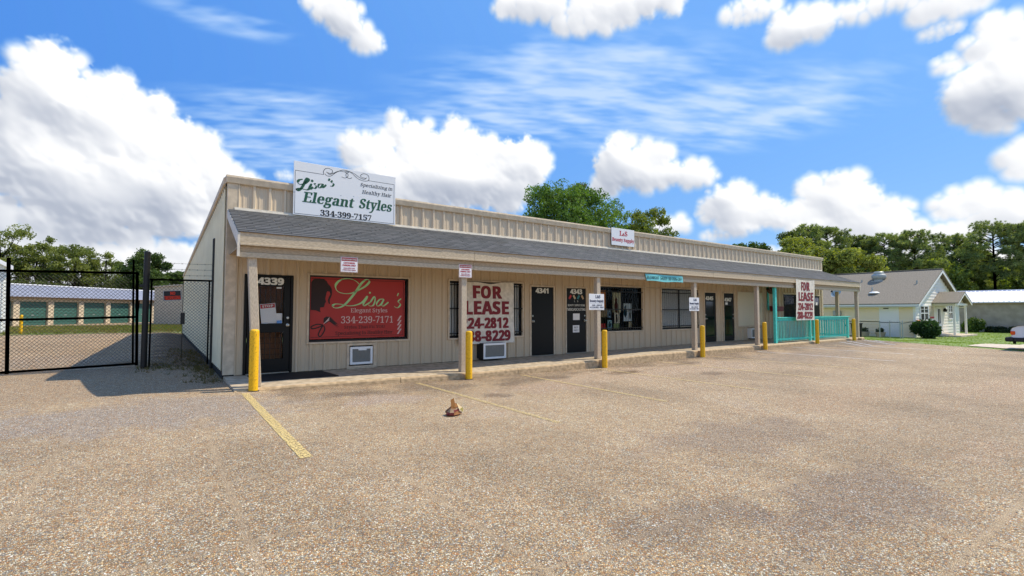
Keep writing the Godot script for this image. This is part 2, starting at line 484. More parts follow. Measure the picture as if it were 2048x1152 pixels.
func materials() -> void:
	grime = ntex(noise(FastNoiseLite.TYPE_SIMPLEX, 0.012, 5, 21), 512, Color(.92, .915, .905), Color.WHITE)
	streak = ntex(noise(FastNoiseLite.TYPE_SIMPLEX, 0.02, 4, 8), 512, Color(.93, .925, .915), Color.WHITE)
	grain = ntex(noise(FastNoiseLite.TYPE_SIMPLEX, 0.05, 4, 31), 512, Color(.86, .85, .835), Color.WHITE)
	patchy = ntex(noise(FastNoiseLite.TYPE_SIMPLEX, 0.02, 5, 14), 512, Color(.85, .84, .825), Color(1, 1, 1), 0.25, 0.7)
	wear = ntex(noise(FastNoiseLite.TYPE_SIMPLEX, 0.035, 5, 44), 512, Color(.66, .60, .54), Color(1, 1, 1), .16, .30)
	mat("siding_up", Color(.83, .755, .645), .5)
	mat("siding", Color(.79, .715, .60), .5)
	mat("siding_b", Color(.78, .705, .592), .5)
	mat("siding_side", Color(.95, .92, .80), .5, streak, Vector3(.7, .1, .4))
	mat("trim", Color(.84, .77, .665), .6, grime, Vector3(.7, .7, .7))
	mat("fascia", Color(.79, .73, .63), .7, grain, Vector3(.35, 2.2, 2.2))
	mat("beam", Color(.72, .64, .53), .75, grain, Vector3(.35, 2.2, 2.2))
	mat("post_wood", Color(.80, .745, .66), .8, grain, Vector3(3.0, .4, 3.0))
	mat("flashing", Color(.88, .85, .79), .5, grime, Vector3(.8, .8, .8))
	mat("black_door", Color(.06, .06, .054), .45)
	M.black_door.metallic_specular = 0.35
	mat("black_metal", Color(.045, .045, .045), .45)
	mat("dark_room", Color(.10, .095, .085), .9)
	mat("steel", Color(.72, .72, .70), .3, null, Vector3.ONE, 1.0)
	mat("white_paint", Color(.93, .93, .92), .5)
	mat("white_plastic", Color(.95, .95, .94), .45)
	mat("grey_grille", Color(.58, .58, .56), .6)
	mat("sign_white", Color(.90, .91, .92), .4)
	mat("green_ink", Color(.06, .32, .22), .5)
	mat("black_ink", Color(.08, .08, .08), .5)
	mat("red_ink", Color(.72, .10, .15), .5)
	mat("maroon_ink", Color(.53, .10, .15), .6, patchy, Vector3(2, 2, 2))
	mat("navy_ink", Color(.12, .14, .28), .5)
	mat("rose_ink", Color(.84, .74, .72), .5)
	mat("mint_ink", Color(.66, .88, .62), .5)
	mat("brown_ink", Color(.15, .05, .045), .6)
	mat("red_poster", Color(.68, .15, .12), .5)
	mat("white_letter", Color(.90, .90, .86), .5)
	mat("cloth", Color(.91, .885, .83), .85, grime, Vector3(.8, .8, .8))
	mat("yellow", Color(.95, .735, .05), .5, wear, Vector3(1.6, .9, 1.6))
	mat("teal", Color(.32, .84, .79), .6, grime, Vector3(1.2, 1.2, 1.2))
	mat("teal_paper", Color(.45, .78, .80), .7)
	mat("concrete", Color(.74, .68, .585), .85, patchy, Vector3(.35, .35, .35))
	mat("kerb", Color(.76, .66, .52), .88, patchy, Vector3(.5, .8, .5))
	mat("pale_concrete", Color(.84, .78, .70), .9, patchy, Vector3(.3, .3, .3))
	mat("tar", Color(.09, .09, .085), .9)
	mat("rubber", Color(.06, .06, .06), .8)
	mat("blind", Color(.86, .87, .85), .6)
	mat("cream_board", Color(.86, .82, .72), .55)
	mat("roof_metal", Color(.72, .71, .68), .35, grime, Vector3(.3, .3, .3), .6)
	mat("shade_cloth", Color(.62, .56, .48), .9)
	mat("wood_inside", Color(.62, .40, .25), .7, grain, Vector3(6, .8, 1))
	for k in 4:
		mat("shingle_%d" % k, [Color(.35, .355, .36), Color(.325, .33, .335), Color(.375, .375, .38), Color(.34, .34, .34)][k], .95, grain, Vector3(3, 3, 3))
	mat("house_shingle", Color(.56, .525, .47), .95, patchy, Vector3(.5, .9, .9))
	mat("house_siding", Color(.93, .915, .87), .7)
	mat("house_yellow", Color(.95, .885, .765), .7)
	mat("storage_wall", Color(.83, .77, .67), .8, grime, Vector3(.3, .3, .3))
	mat("storage_roof", Color(.64, .65, .70), .5, grime, Vector3(.1, .1, .1))
	mat("storage_door", Color(.25, .43, .40), .55, streak, Vector3(.5, .3, .5))
	mat("white_roof", Color(.93, .93, .95), .45)
	mat("tan_wall", Color(.70, .655, .57), .8, grime, Vector3(.2, .2, .2))
	mat("galvanised", Color(.66, .68, .67), .5, null, Vector3.ONE, .15)
	mat("glass_dark", Color(.05, .06, .06), .08)
	mat("van_white", Color(.90, .91, .92), .25)
	M.van_white.clearcoat_enabled = true
	M.van_white.clearcoat = 0.6
	mat("dark_plastic", Color(.10, .105, .115), .55)
	mat("amber", Color(.92, .33, .02), .2)
	mat("orange_print", Color(.90, .22, .08), .6)
	mat("bark", Color(.36, .29, .23), .95, grain, Vector3(2, .5, 2))
	mat("pale_bark", Color(.56, .53, .47), .95, grain, Vector3(2, .5, 2))
	var g := mat("pane", Color(.04, .05, .05, .08), .02)
	g.transparency = BaseMaterial3D.TRANSPARENCY_ALPHA
	g.metallic_specular = 0.16
	var lf := mat("leaf", Color.WHITE, .65)
	lf.vertex_color_use_as_albedo = true
	lf.backlight_enabled = true
	lf.backlight = Color(.95, .95, .5)
	lf.cull_mode = BaseMaterial3D.CULL_DISABLED
	var gv := mat("gravel_tint", Color.WHITE, .95)
	gv.vertex_color_use_as_albedo = true
	var vc := mat("vertex_tint", Color.WHITE, .8)
	vc.vertex_color_use_as_albedo = true
	var st := stone_textures()
	var mottle := ntex(noise(FastNoiseLite.TYPE_SIMPLEX, 0.03, 5, 90), 512, Color(.95, .945, .94), Color(1, 1, 1), .3, .66)
	for k in 2:
		var lot := mat(["lot", "yard"][k], Color(1, 1, 1), .93, st[0], Vector3(.78, .78, .78) * (1.0 if k == 0 else .45))
		lot.vertex_color_use_as_albedo = true
		lot.heightmap_enabled = false
		lot.heightmap_texture = st[1]
		lot.heightmap_scale = 0.35
		lot.heightmap_enabled = true
		lot.detail_enabled = true
		lot.detail_albedo = mottle
		lot.detail_blend_mode = BaseMaterial3D.BLEND_MODE_MUL
		lot.detail_uv_layer = BaseMaterial3D.DETAIL_UV_2
		lot.uv2_triplanar = true
		lot.uv2_world_triplanar = true
		lot.uv2_scale = Vector3(.31, .31, .31)
	var ln := mat("lawn", Color(1, 1, 1), .9, ntex(noise(FastNoiseLite.TYPE_SIMPLEX, 0.09, 4, 55), 512, Color(.62, .66, .5), Color(1, 1, 1)), Vector3(.7, .7, .7))
	ln.vertex_color_use_as_albedo = true
	# worn paint: holes where the stones have shed it
	for k in 3:
		var nz := noise(FastNoiseLite.TYPE_SIMPLEX, 0.06, 4, 60 + k)
		var t := ntex(nz, 512, Color(1, 1, 1, 0), Color(1, 1, 1, 1), [.38, .47, .47][k], [.47, .53, .54][k])
		var p := mat(["paint_fresh", "paint_worn", "paint_pale"][k], [Color(.84, .74, .49), Color(.80, .71, .50), Color(.82, .84, .88)][k], .85, t, Vector3(.9, .9, .9))
		p.transparency = BaseMaterial3D.TRANSPARENCY_ALPHA_SCISSOR
		p.alpha_scissor_threshold = 0.5
# ---------------------------------------------------------------- lettering
var fonts := {}
func font(which: String) -> SystemFont:
	if not fonts.has(which):
		var f := SystemFont.new()
		f.font_names = PackedStringArray(["Droid Serif" if which.begins_with("serif") else "Droid Sans"])
		f.font_weight = 400 if which == "serif" or which == "sans" else 700
		fonts[which] = f
	return fonts[which]
func text_arrays(s: String, which: String) -> Array:
	var t := TextMesh.new()
	t.text = s
	t.font = font(which)
	t.font_size = 40
	t.pixel_size = 0.01
	t.depth = 0.02
	t.curve_step = 2.0
	t.vertical_alignment = VERTICAL_ALIGNMENT_BOTTOM
	return t.get_mesh_arrays()
func extent(v: PackedVector3Array) -> AABB:
	var b := AABB(v[0], Vector3.ZERO)
	for p in v: b = b.expand(p)
	return b
var caps := {}
# letters from x0 to x1, standing on y, with capitals of that height, in front of the plane z
func letters(mb: MB, s: String, which: String, x0: float, x1: float, y: float, cap: float, z: float, shear := 0.0, bend = null, rise := 0.0) -> void:
	if not caps.has(which):
		var e := extent(text_arrays("H", which)[Mesh.ARRAY_VERTEX])
		caps[which] = [e.position.y, e.size.y]
	var a := text_arrays(s, which)
	var v: PackedVector3Array = a[Mesh.ARRAY_VERTEX]
	var nn: PackedVector3Array = a[Mesh.ARRAY_NORMAL]
	var ii: PackedInt32Array = a[Mesh.ARRAY_INDEX]
	var e := extent(v)
	var sy: float = cap / caps[which][1]
	var sx := (x1 - x0 - shear * cap) / e.size.x
	# heavier faces are struck several times, a hair apart
	var fat := cap * (0.045 if which.ends_with("heavy") else 0.022 if which.ends_with("bold") else 0.010)
	var hits := [Vector2(-1, .6), Vector2(1, .6), Vector2(-1, -.6), Vector2(1, -.6)] if which.ends_with("heavy") else [Vector2(-1, 0), Vector2(1, 0)]
	for q in hits.size():
		var k := mb.v.size()
		var off: Vector2 = hits[q] * fat
		for i in v.size():
			var py: float = (v[i].y - caps[which][0]) * sy
			var p := Vector3(x0 + (v[i].x - e.position.x) * sx + shear * py + off.x, y + py + off.y, z + (0.003 + q * .0004 if v[i].z > 0 else 0.0))
			p.y += rise * (p.x - x0)
			if bend != null: p.z += bend.call(p.x, p.y)
			mb.v.append(p)
			mb.n.append(nn[i]); mb.t.append(Vector2.ZERO)
		for j in ii: mb.ix.append(j + k)
# a pen stroke: a flat ribbon along a smoothed line, thick where the pen runs downwards
func stroke(mb: MB, line: PackedVector2Array, z: float, thin: float, wide: float) -> void:
	var p := PackedVector2Array()
	for i in line.size() - 1:
		var a := line[maxi(i - 1, 0)]
		var b := line[i]
		var c := line[i + 1]
		var d := line[mini(i + 2, line.size() - 1)]
		for s in 6:
			p.append(b.cubic_interpolate(c, a, d, s / 6.0))
	p.append(line[line.size() - 1])
	var l := PackedVector3Array()
	var r := PackedVector3Array()
	for i in p.size():
		var dir := (p[mini(i + 1, p.size() - 1)] - p[maxi(i - 1, 0)]).normalized()
		var k := absf(dir.dot(Vector2(0.5, 0.866)))
		var w := lerpf(thin, wide, k * k * k * k) * (0.45 if i == 0 or i == p.size() - 1 else 1.0) * 0.5
		var o := Vector2(-dir.y, dir.x) * w
		l.append(Vector3(p[i].x + o.x, p[i].y + o.y, z)); r.append(Vector3(p[i].x - o.x, p[i].y - o.y, z))
	for i in p.size() - 1:
		mb.quad(r[i], r[i + 1], l[i + 1], l[i])
func dot(mb: MB, c: Vector2, r: float, z: float) -> void:
	for i in 12:
		mb.tri(Vector3(c.x, c.y, z), Vector3(c.x + r * cos(TAU * i / 12), c.y + r * sin(TAU * i / 12), z), Vector3(c.x + r * cos(TAU * (i + 1) / 12), c.y + r * sin(TAU * (i + 1) / 12), z))
# ---------------------------------------------------------------- the ground
func tab(x: float, t: Array) -> float:
	if x <= t[0]: return t[1]
	for i in range(2, t.size(), 2):
		if x <= t[i]: return lerpf(t[i - 1], t[i + 1], (x - t[i - 2]) / (t[i] - t[i - 2]))
	return t[t.size() - 1]
func gy(x: float, z: float) -> float:
	var y := tab(x, [0, 0, 4.4, -.137, 8.4, -.165, 13, -.124, 17.3, -.06, 22, 0]) * (1.0 - sm(9, 13, z))
	y += .1 * (1.0 - sm(-1.5, .8, z)) * (1.0 - sm(-.9, .1, x))
	return y - .37 * sm(26.5, 36, x)
var pn := noise(FastNoiseLite.TYPE_SIMPLEX, 1.0, 4, 71)
func patch(x: float, z: float, cx: float, cz: float, rx: float, rz: float) -> float:
	var d := sqrt(pow((x - cx) / rx, 2) + pow((z - cz) / rz, 2)) + pn.get_noise_2d(x * 1.1, z * 1.1) * 0.55
	return 1.0 - sm(0.55, 1.1, d)
func lot_tint(x: float, z: float) -> Color:
	var c := Color(.93, .91, .80)
	c = c.lerp(Color(.90, .89, .83), sm(3, 9, x) * .7)
	c *= 1.0 + pn.get_noise_2d(x * .22, z * .22) * .2 + pn.get_noise_2d(x * .8 + 9.0, z * .5) * .13
	var gl := patch(x, z, -1.3, 3.3, 2.3, 1.5)
	c = c.lerp(Color(.80, .85, .92), gl * .95)
	if x < 0.4: c = c.lerp(Color(.78, .76, .70), (1.0 - sm(.5, 2.4, z)) * .8)
	# tarry run-off along the kerb
	if x > .6: c = c.lerp(Color(.44, .43, .42), .72 * (1.0 - sm(2.1, 3.7, z + pn.get_noise_2d(x * .6, z * .7) * 1.7)))
	c = c.lerp(Color(.92, .93, .97), patch(x, z, 1.93, 3.85, .8, .55))
	c = c.lerp(Color(.95, .92, .88), patch(x, z, 5.4, 3.95, 1.5, .65))
	c = c.lerp(Color(1.0, .985, .94), patch(x, z, 8.3, 3.4, 2.3, .95))
	c = c.lerp(Color(.30, .25, .18), patch(x, z, 8.7, 3.2, .75, .3) * .9)
	c = c.lerp(Color(.98, .97, .95), patch(x, z, 11.0, 3.7, 2.8, 1.25))
	c = c.lerp(Color(.96, .90, .80), patch(x, z, 9.0, 8.0, 2.6, .7) * .7)
	c = c.lerp(Color(.98, .93, .86), patch(x, z, 12.5, 9.5, 3.0, .6) * .7)
	c = c.lerp(Color(.98, .93, .85), patch(x, z, 6.3, 10.4, .9, .3) * .7)
	c = c.lerp(Color(.45, .45, .47), patch(x, z, 2.0, 9.7, .9, .35) * .55)
	c = c.lerp(Color(.58, .58, .60), patch(x, z, 3.5, 10.2, 1.4, .6) * .7)
	c = c.lerp(Color(.62, .62, .64), patch(x, z, 4.8, 8.4, 1.8, .8) * .6)
	c = c.lerp(Color(.68, .70, .74), patch(x, z, 16.5, 4.0, 4.0, 1.2) * .7)
	for q in [[1.7, 3.0, .45, .3], [5.0, 3.2, .5, .28], [6.6, 2.9, .4, .3], [11.6, 2.9, .6, .3], [3.9, 4.3, .35, .25], [10.2, 4.6, .5, .3]]:
		c = c.lerp(Color(.42, .40, .38), patch(x, z, q[0], q[1], q[2], q[3]) * .75)
	# blackened ground where the aisle is painted
	c = c.lerp(Color(.50, .52, .56), patch(x, z, 24.5, 2.8, 4.5, 1.6) * .9)
	return Color(clampf(c.r, .2, 1.2), clampf(c.g, .2, 1.2), clampf(c.b, .2, 1.2))
func yard_tint(x: float, z: float) -> Color:
	var c := Color(.84, .79, .67) * (1.0 + pn.get_noise_2d(x * .25, z * .25) * .2)
	c = c.lerp(Color(.80, .80, .82), patch(x, z, -3.5, -5, 2.6, 3) * .5)
	c = c.lerp(Color(.30, .24, .17), (1.0 - sm(.8, 1.6, -x + pn.get_noise_2d(x, z) * .8)) * .9)
	c = c.lerp(Color(.42, .37, .25), patch(x, z, -.9, -3.6, 1.2, 1.4) * .8)
	return c
func sheet(called: String, zs: Array, xl: Callable, xr: Callable, nx: int, up: float, tint: Callable, mt: Material) -> MeshInstance3D:
	var mb := MB.new()
	var w := nx + 1
	for z in zs:
		var a: float = xl.call(z)
		var b: float = xr.call(z)
		for i in w:
			var x := lerpf(a, b, float(i) / nx)
			var y := gy(x, z)
			mb.v.append(Vector3(x, y + up, z))
			mb.n.append(Vector3(y - gy(x + .1, z), .1, y - gy(x, z + .1)).normalized())
			mb.t.append(Vector2.ZERO)
			mb.c.append(tint.call(x, z))
	for j in zs.size() - 1:
		for i in nx:
			var o: int = j * w + i
			for q in [o, o + 1, o + w, o + 1, o + w + 1, o + w]: mb.ix.append(q)
	return struct(called, mb, mt)
func steps(a: float, b: float, s: float) -> Array:
	var r := []
	var k := int(ceil((b - a) / s))
	for i in k + 1: r.append(lerpf(a, b, float(i) / k))
	return r
# right edge of the paved lot
func lot_edge(z: float) -> float:
	return 27.75 if z < 1.95 else maxf(27.5 - (z - 1.95) * .66, 8.0 if z < 20 else 27.5 - 18.05 * .66)
func ground() -> void:
	var far := MB.new()
	far.box(Vector3(-900, -1.6, -900), Vector3(900, -.62, 900))
	var fm := mat("far_field", Color(.36, .42, .20), .95, grain, Vector3(.05, .05, .05))
	struct("ground", far, fm)
	sheet("parking_lot", steps(-2.7, 15, .15) + steps(15.5, 24, .5), func(_z): return -13.0, lot_edge, 270, 0.0, lot_tint, M.lot)
	sheet("parking_lot_far", steps(-2.7, 15, 1.2) + steps(16, 60, 4), func(_z): return -80.0, func(_z): return -13.0, 60, 0.0, lot_tint, M.lot)
	sheet("parking_lot_rear", [24.0, 30, 40, 60], func(_z): return -13.0, func(_z): return 26.0, 60, 0.0, lot_tint, M.lot)
	sheet("gravel_yard", steps(-30, -2.7, .3), func(_z): return -14.0, func(_z): return 0.02, 60, .004, yard_tint, M.yard)
	sheet("gravel_yard_far", steps(-110, -30, 2.0) , func(_z): return -90.0, func(_z): return 36.0, 40, 0.0, yard_tint, M.yard)
	sheet("gravel_yard_side", steps(-30, -2.7, 2.0) , func(_z): return -90.0, func(_z): return -14.0, 30, 0.0, yard_tint, M.yard)
	var gc := func(x, z): return Color(.20, .25, .06).lerp(Color(.30, .24, .10), clampf(pn.get_noise_2d(x * .3, z * .5) * 1.2 + .45, 0, 1))
	sheet("grass_verge", steps(-44, -25, .5), func(z): return -34.0, func(z): return 3.0, 60, .02 , gc, M.lawn)
	var lc := func(x, z): return Color(.25, .34, .085) * (1.0 + pn.get_noise_2d(x * .35, z * .35) * .35)
	sheet("lawn", steps(-30, 1.9, .5) + steps(2, 22, .4), func(z): return lot_edge(z) if z > 1.95 else 27.8, func(_z): return 80.0, 130, -.004, lc, M.lawn)
	var dc := func(x, z): return Color(1, 1, 1)
	sheet("driveway", steps(6.25, 9.6, .35), func(z): return lot_edge(z) + .75, func(_z): return 50.0, 50, .02, dc, M.pale_concrete)
	# painted lines
	for s in [[.13, 2.22, .10, 6.75, .058, 0], [3.35, 2.15, 3.35, 6.7, .050, 1], [6.12, 2.1, 6.05, 6.4, .050, 1], [8.65, 2.1, 8.66, 6.6, .046, 1], [11.35, 2.2, 11.36, 6.6, .046, 1], [14.0, 2.2, 13.9, 6.5, .046, 1], [16.7, 2.3, 16.6, 6.5, .045, 2], [25.16, 2.1, 22.66, 3.9, .055, 2], [27.0, 2.0, 23.77, 4.35, .055, 2], [27.0, 2.55, 25.6, 3.4, .055, 2], [24.2, 2.15, 21.9, 3.9, .055, 2], [19.4, 2.3, 19.3, 6.2, .045, 2], [21.9, 3.9, 21.7, 6.6, .05, 2]]:
		var mb := MB.new()
		var a := Vector2(s[0], s[1])
		var b := Vector2(s[2], s[3])
		var o: Vector2 = (b - a).normalized().orthogonal() * s[4]
		for i in 12:
			var p := a.lerp(b, i / 12.0)
			var q := a.lerp(b, (i + 1) / 12.0)
			var f := func(w: Vector2) -> Vector3: return Vector3(w.x, gy(w.x, w.y) + .006, w.y)
			mb.quad(f.call(p - o), f.call(q - o), f.call(q + o), f.call(p + o))
			for m in 4: mb.n[mb.n.size() - 1 - m] = Vector3.UP
		struct("parking_line", mb, M[["paint_fresh", "paint_worn", "paint_pale"][s[5]]])
# outer and inner height of the walk in front of the shops
func walk_out(x: float) -> float:
	return tab(x, [0, .03, 1.1, .04, 3.3, .012, 5, -.012, 7.2, .013, 11, .09, 28, .10])
func walk_in(x: float) -> float:
	return tab(x, [0, .06, 1.3, .043, 8, .04, 10.4, .06, 17, .12, 28, .11])
func sidewalk() -> void:
	var o := Node3D.new()
	o.name = "sidewalk"
	add_child(o)
	o.set_meta("kind", "structure")
	var L := 3.06
	for k in 9:
		var a := k * L + (.006 if k else 0.0)
		var b := (k + 1) * L - .006
		var mb := MB.new()
		var kb := MB.new()
		for i in 6:
			var x := lerpf(a, b, i / 6.0)
			var y := lerpf(a, b, (i + 1) / 6.0)
			var z1 := 1.955 - .02
			mb.quad(Vector3(x, walk_out(x), z1), Vector3(y, walk_out(y), z1), Vector3(y, walk_in(y), -.02), Vector3(x, walk_in(x), -.02))
			# the kerb: rounded nose and a rough face
			var r := func(q: float) -> float: return .012 * pn.get_noise_2d(q * 3.1, 4.0)
			var prof := [[1.935, 0.0], [1.96, -.012], [1.975, -.04], [1.99, -.5]]
			for m in 3:
				var p: Array = prof[m]
				var q: Array = prof[m + 1]
				kb.quad(Vector3(x, walk_out(x) + q[1], q[0] + r.call(x)), Vector3(y, walk_out(y) + q[1], q[0] + r.call(y)), Vector3(y, walk_out(y) + p[1], p[0] + r.call(y) * minf(m, 1)), Vector3(x, walk_out(x) + p[1], p[0] + r.call(x) * minf(m, 1)))
		for e in [[a, -1], [b, 1]]:
			var x: float = e[0]
			var q := [Vector3(x, -.5, -.02), Vector3(x, -.5, 1.98), Vector3(x, walk_out(x), 1.935), Vector3(x, walk_in(x), -.02)]
			if e[1] > 0: mb.quad(q[1], q[0], q[3], q[2])
			else: mb.quad(q[0], q[1], q[2], q[3])
		obj("slab", mb, M.concrete, o)
		obj("kerb", kb, M.kerb, o)
	for x in [9.1, 13.73, 17.8, 26.9]:
		var mb := MB.new()
		mb.bevel(Vector3(x - .16, -.4, 1.9), Vector3(x + .22, walk_out(x) - .004, 2.12), .015)
		obj("kerb_block", mb, M.kerb, o)
# ---------------------------------------------------------------- the shop building
const BAY := 0.3048
var openings := [[1.66, 4.07, .70, 2.23], [5.25, 7.70, .68, 2.23], [10.93, 13.14, .72, 2.25], [14.22, 16.55, .72, 2.26], [23.45, 25.7, 1.0, 2.26], [.36, 1.31, 0, 2.2], [8.0, 8.97, 0, 2.2], [9.42, 10.37, 0, 2.2], [16.95, 17.83, 0, 2.22], [18.33, 19.2, 0, 2.22], [26.5, 27.42, 0, 2.25], [2.55, 3.19, .09, .60]]
# ribbed sheet metal from x0 to x1 (front towards +z), cut where the wall is open
func ribbed(mb: MB, x0: float, x1: float, y0: float, y1: float, cuts: Array, slope := 0.0) -> void:
	var prof := [[-.045, 0], [-.020, .040], [.020, .040], [.045, 0], [.086, 0], [.093, .007], [.113, .007], [.120, 0], [.184, 0], [.191, .007], [.211, .007], [.218, 0]]
	var p := []
	for k in int(round((x1 - x0) / BAY)) + 1:
		for q in prof:
			var x: float = x0 + k * BAY + q[0]
			if x > x0 - .001 and x < x1 + .001: p.append(Vector2(x, q[1]))
	if p[0].x > x0 + .002: p.push_front(Vector2(x0, p[0].y))
	if p[p.size() - 1].x < x1 - .002: p.append(Vector2(x1, p[p.size() - 1].y))
	for i in p.size() - 1:
		var a: Vector2 = p[i]
		var b: Vector2 = p[i + 1]
		var mid := (a.x + b.x) / 2
		var spans := [[y0, y1]]
		for c in cuts:
			if mid > c[0] and mid < c[1]:
				var nxt := []
				for s in spans:
					if c[2] > s[0]: nxt.append([s[0], minf(s[1], c[2])])
					if c[3] < s[1]: nxt.append([maxf(s[0], c[3]), s[1]])
				spans = nxt
		for s in spans:
			if s[1] - s[0] > .003:
				mb.quad(Vector3(a.x, s[0], a.y), Vector3(b.x, s[0], b.y), Vector3(b.x, s[1] + slope * (b.x - x0) * (1.0 if s[1] == y1 else 0.0), b.y), Vector3(a.x, s[1] + slope * (a.x - x0) * (1.0 if s[1] == y1 else 0.0), a.y))
func part_node(called: String, parent: Node) -> Node3D:
	var o := Node3D.new()
	o.name = called
	parent.add_child(o, true)
	return o
func bx(called: String, parent: Node, mt: Material, a: Vector3, b: Vector3, r := 0.0) -> MeshInstance3D:
	var mb := MB.new()
	if r > 0: mb.bevel(a, b, r)
	else: mb.box(a, b)
	return obj(called, mb, mt, parent)
func ring(x0: float, x1: float, y0: float, y1: float, w: float, z0: float, z1: float) -> MB:
	var mb := MB.new()
	mb.bevel(Vector3(x0 - w, y0 - w, z0), Vector3(x0, y1 + w, z1), .006)
	mb.bevel(Vector3(x1, y0 - w, z0), Vector3(x1 + w, y1 + w, z1), .006)
	mb.bevel(Vector3(x0, y1, z0), Vector3(x1, y1 + w, z1 - .002), .006)
	mb.bevel(Vector3(x0, y0 - w, z0), Vector3(x1, y0, z1 + .006), .006)
	return mb
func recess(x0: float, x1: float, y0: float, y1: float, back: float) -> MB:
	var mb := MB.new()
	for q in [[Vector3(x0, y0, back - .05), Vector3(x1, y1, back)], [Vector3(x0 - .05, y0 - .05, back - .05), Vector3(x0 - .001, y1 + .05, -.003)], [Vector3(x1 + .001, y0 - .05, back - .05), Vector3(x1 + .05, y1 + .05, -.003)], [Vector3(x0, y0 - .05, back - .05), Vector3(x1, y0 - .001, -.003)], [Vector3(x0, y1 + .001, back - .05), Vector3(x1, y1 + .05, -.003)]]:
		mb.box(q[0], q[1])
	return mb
var shop: Node3D
func window(i: int) -> MeshInstance3D:
	var q: Array = openings[i]
	var w := obj("window", ring(q[0], q[1], q[2], q[3], .045, -.02, .05), M.trim, shop)
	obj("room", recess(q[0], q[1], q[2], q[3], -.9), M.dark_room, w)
	bx("pane", w, M.pane, Vector3(q[0], q[2], -.062), Vector3(q[1], q[3], -.058))
	var sash := MB.new()
	for e in [[q[0], q[0] + .035, q[2], q[3]], [q[1] - .035, q[1], q[2], q[3]], [q[0] + .035, q[1] - .035, q[3] - .035, q[3]], [q[0] + .035, q[1] - .035, q[2], q[2] + .035]]:
		sash.box(Vector3(e[0], e[2], -.09), Vector3(e[1], e[3], -.04))
	obj("sash", sash, M.black_metal if i != 4 else M.trim, w)
	return w
func bars(w: Node, i: int, heights: Array, gap: float) -> void:
	var q: Array = openings[i]
	var x: float = q[0] + .06
	while x < q[1] - .04:
		var mb := MB.new()
		mb.tube(Vector3(x, q[2] + .05, .03), Vector3(x, q[3] - .05, .03), .007, .007, 6)
		obj("bar", mb, M.black_metal, w)
		x += gap
	for h in heights:
		bx("rail", w, M.black_metal, Vector3(q[0] - .02, h - .016, .022), Vector3(q[1] + .02, h + .016, .038), .003)
func blind(w: Node, x0: float, x1: float, y0: float, y1: float, z: float, vertical := false) -> void:
	var mb := MB.new()
	if vertical:
		var x := x0
		while x < x1:
			mb.quad(Vector3(x, y0, z), Vector3(x + .08, y0, z - .03), Vector3(x + .08, y1, z - .03), Vector3(x, y1, z))
			x += .085
	else:
		var y := y0
		while y < y1:
			mb.quad(Vector3(x0, y, z + .008), Vector3(x1, y, z + .008), Vector3(x1, y + .026, z - .008), Vector3(x0, y + .026, z - .008))
			y += .032
	var o := obj("blind", mb, M.blind, w)
	o.set_meta("kind", "stuff")
func door(i: int, number: String, nx0: float, nx1: float, ny: float, knob_x: float) -> MeshInstance3D:
	var q: Array = openings[i]
	var y0 := walk_in(q[0]) + .012
	var mb := MB.new()
	var fr := MB.new()
	for e in [[q[0] - .01, q[0] + .045, y0, q[3]], [q[1] - .045, q[1] + .01, y0, q[3]], [q[0] + .045, q[1] - .045, q[3] - .05, q[3]]]:
		fr.bevel(Vector3(e[0], e[2], -.06), Vector3(e[1], e[3], .036), .005)
	if i == 5:   # half-glazed
		for e in [[.42, .615, y0 + .02, 2.145], [1.135, 1.255, y0 + .02, 2.145], [.615, 1.135, 1.95, 2.145], [.615, 1.135, .945, 1.135], [.615, 1.135, y0 + .02, .37]]:
			mb.box(Vector3(e[0], e[2], -.035), Vector3(e[1], e[3], .012))
	else:
		mb.bevel(Vector3(q[0] + .05, y0 + .02, -.035), Vector3(q[1] - .05, q[3] - .055, .012), .004)
	var d := obj("door", mb, M.black_door, shop)
	obj("door_frame", fr, M.black_door if i == 5 else M.trim, d)
	bx("threshold", d, M.steel, Vector3(q[0] + .05, y0 - .012, -.06), Vector3(q[1] - .05, y0 + .012, .04), .004)
	if number:
		var n := MB.new()
		letters(n, number, "sans_heavy", nx0, nx1, ny, .15, .013)
		obj("number", n, M.white_letter, d)
	var k := MB.new()
	k.lathe([Vector2(.035, 0), Vector2(.035, .008), Vector2(.014, .012), Vector2(.014, .04), Vector2(.03, .05), Vector2(.032, .065), Vector2(.02, .078), Vector2(0, .08)], Transform3D(Basis(Vector3.RIGHT, PI / 2), Vector3(knob_x, 1.10, .012)), 14)
	obj("door_knob", k, M.steel, d)
	var l := MB.new()
	l.lathe([Vector2(.03, 0), Vector2(.03, .012), Vector2(.022, .02), Vector2(0, .02)], Transform3D(Basis(Vector3.RIGHT, PI / 2), Vector3(knob_x, 1.26, .012)), 14)
	obj("deadbolt", l, M.steel, d)
	return d
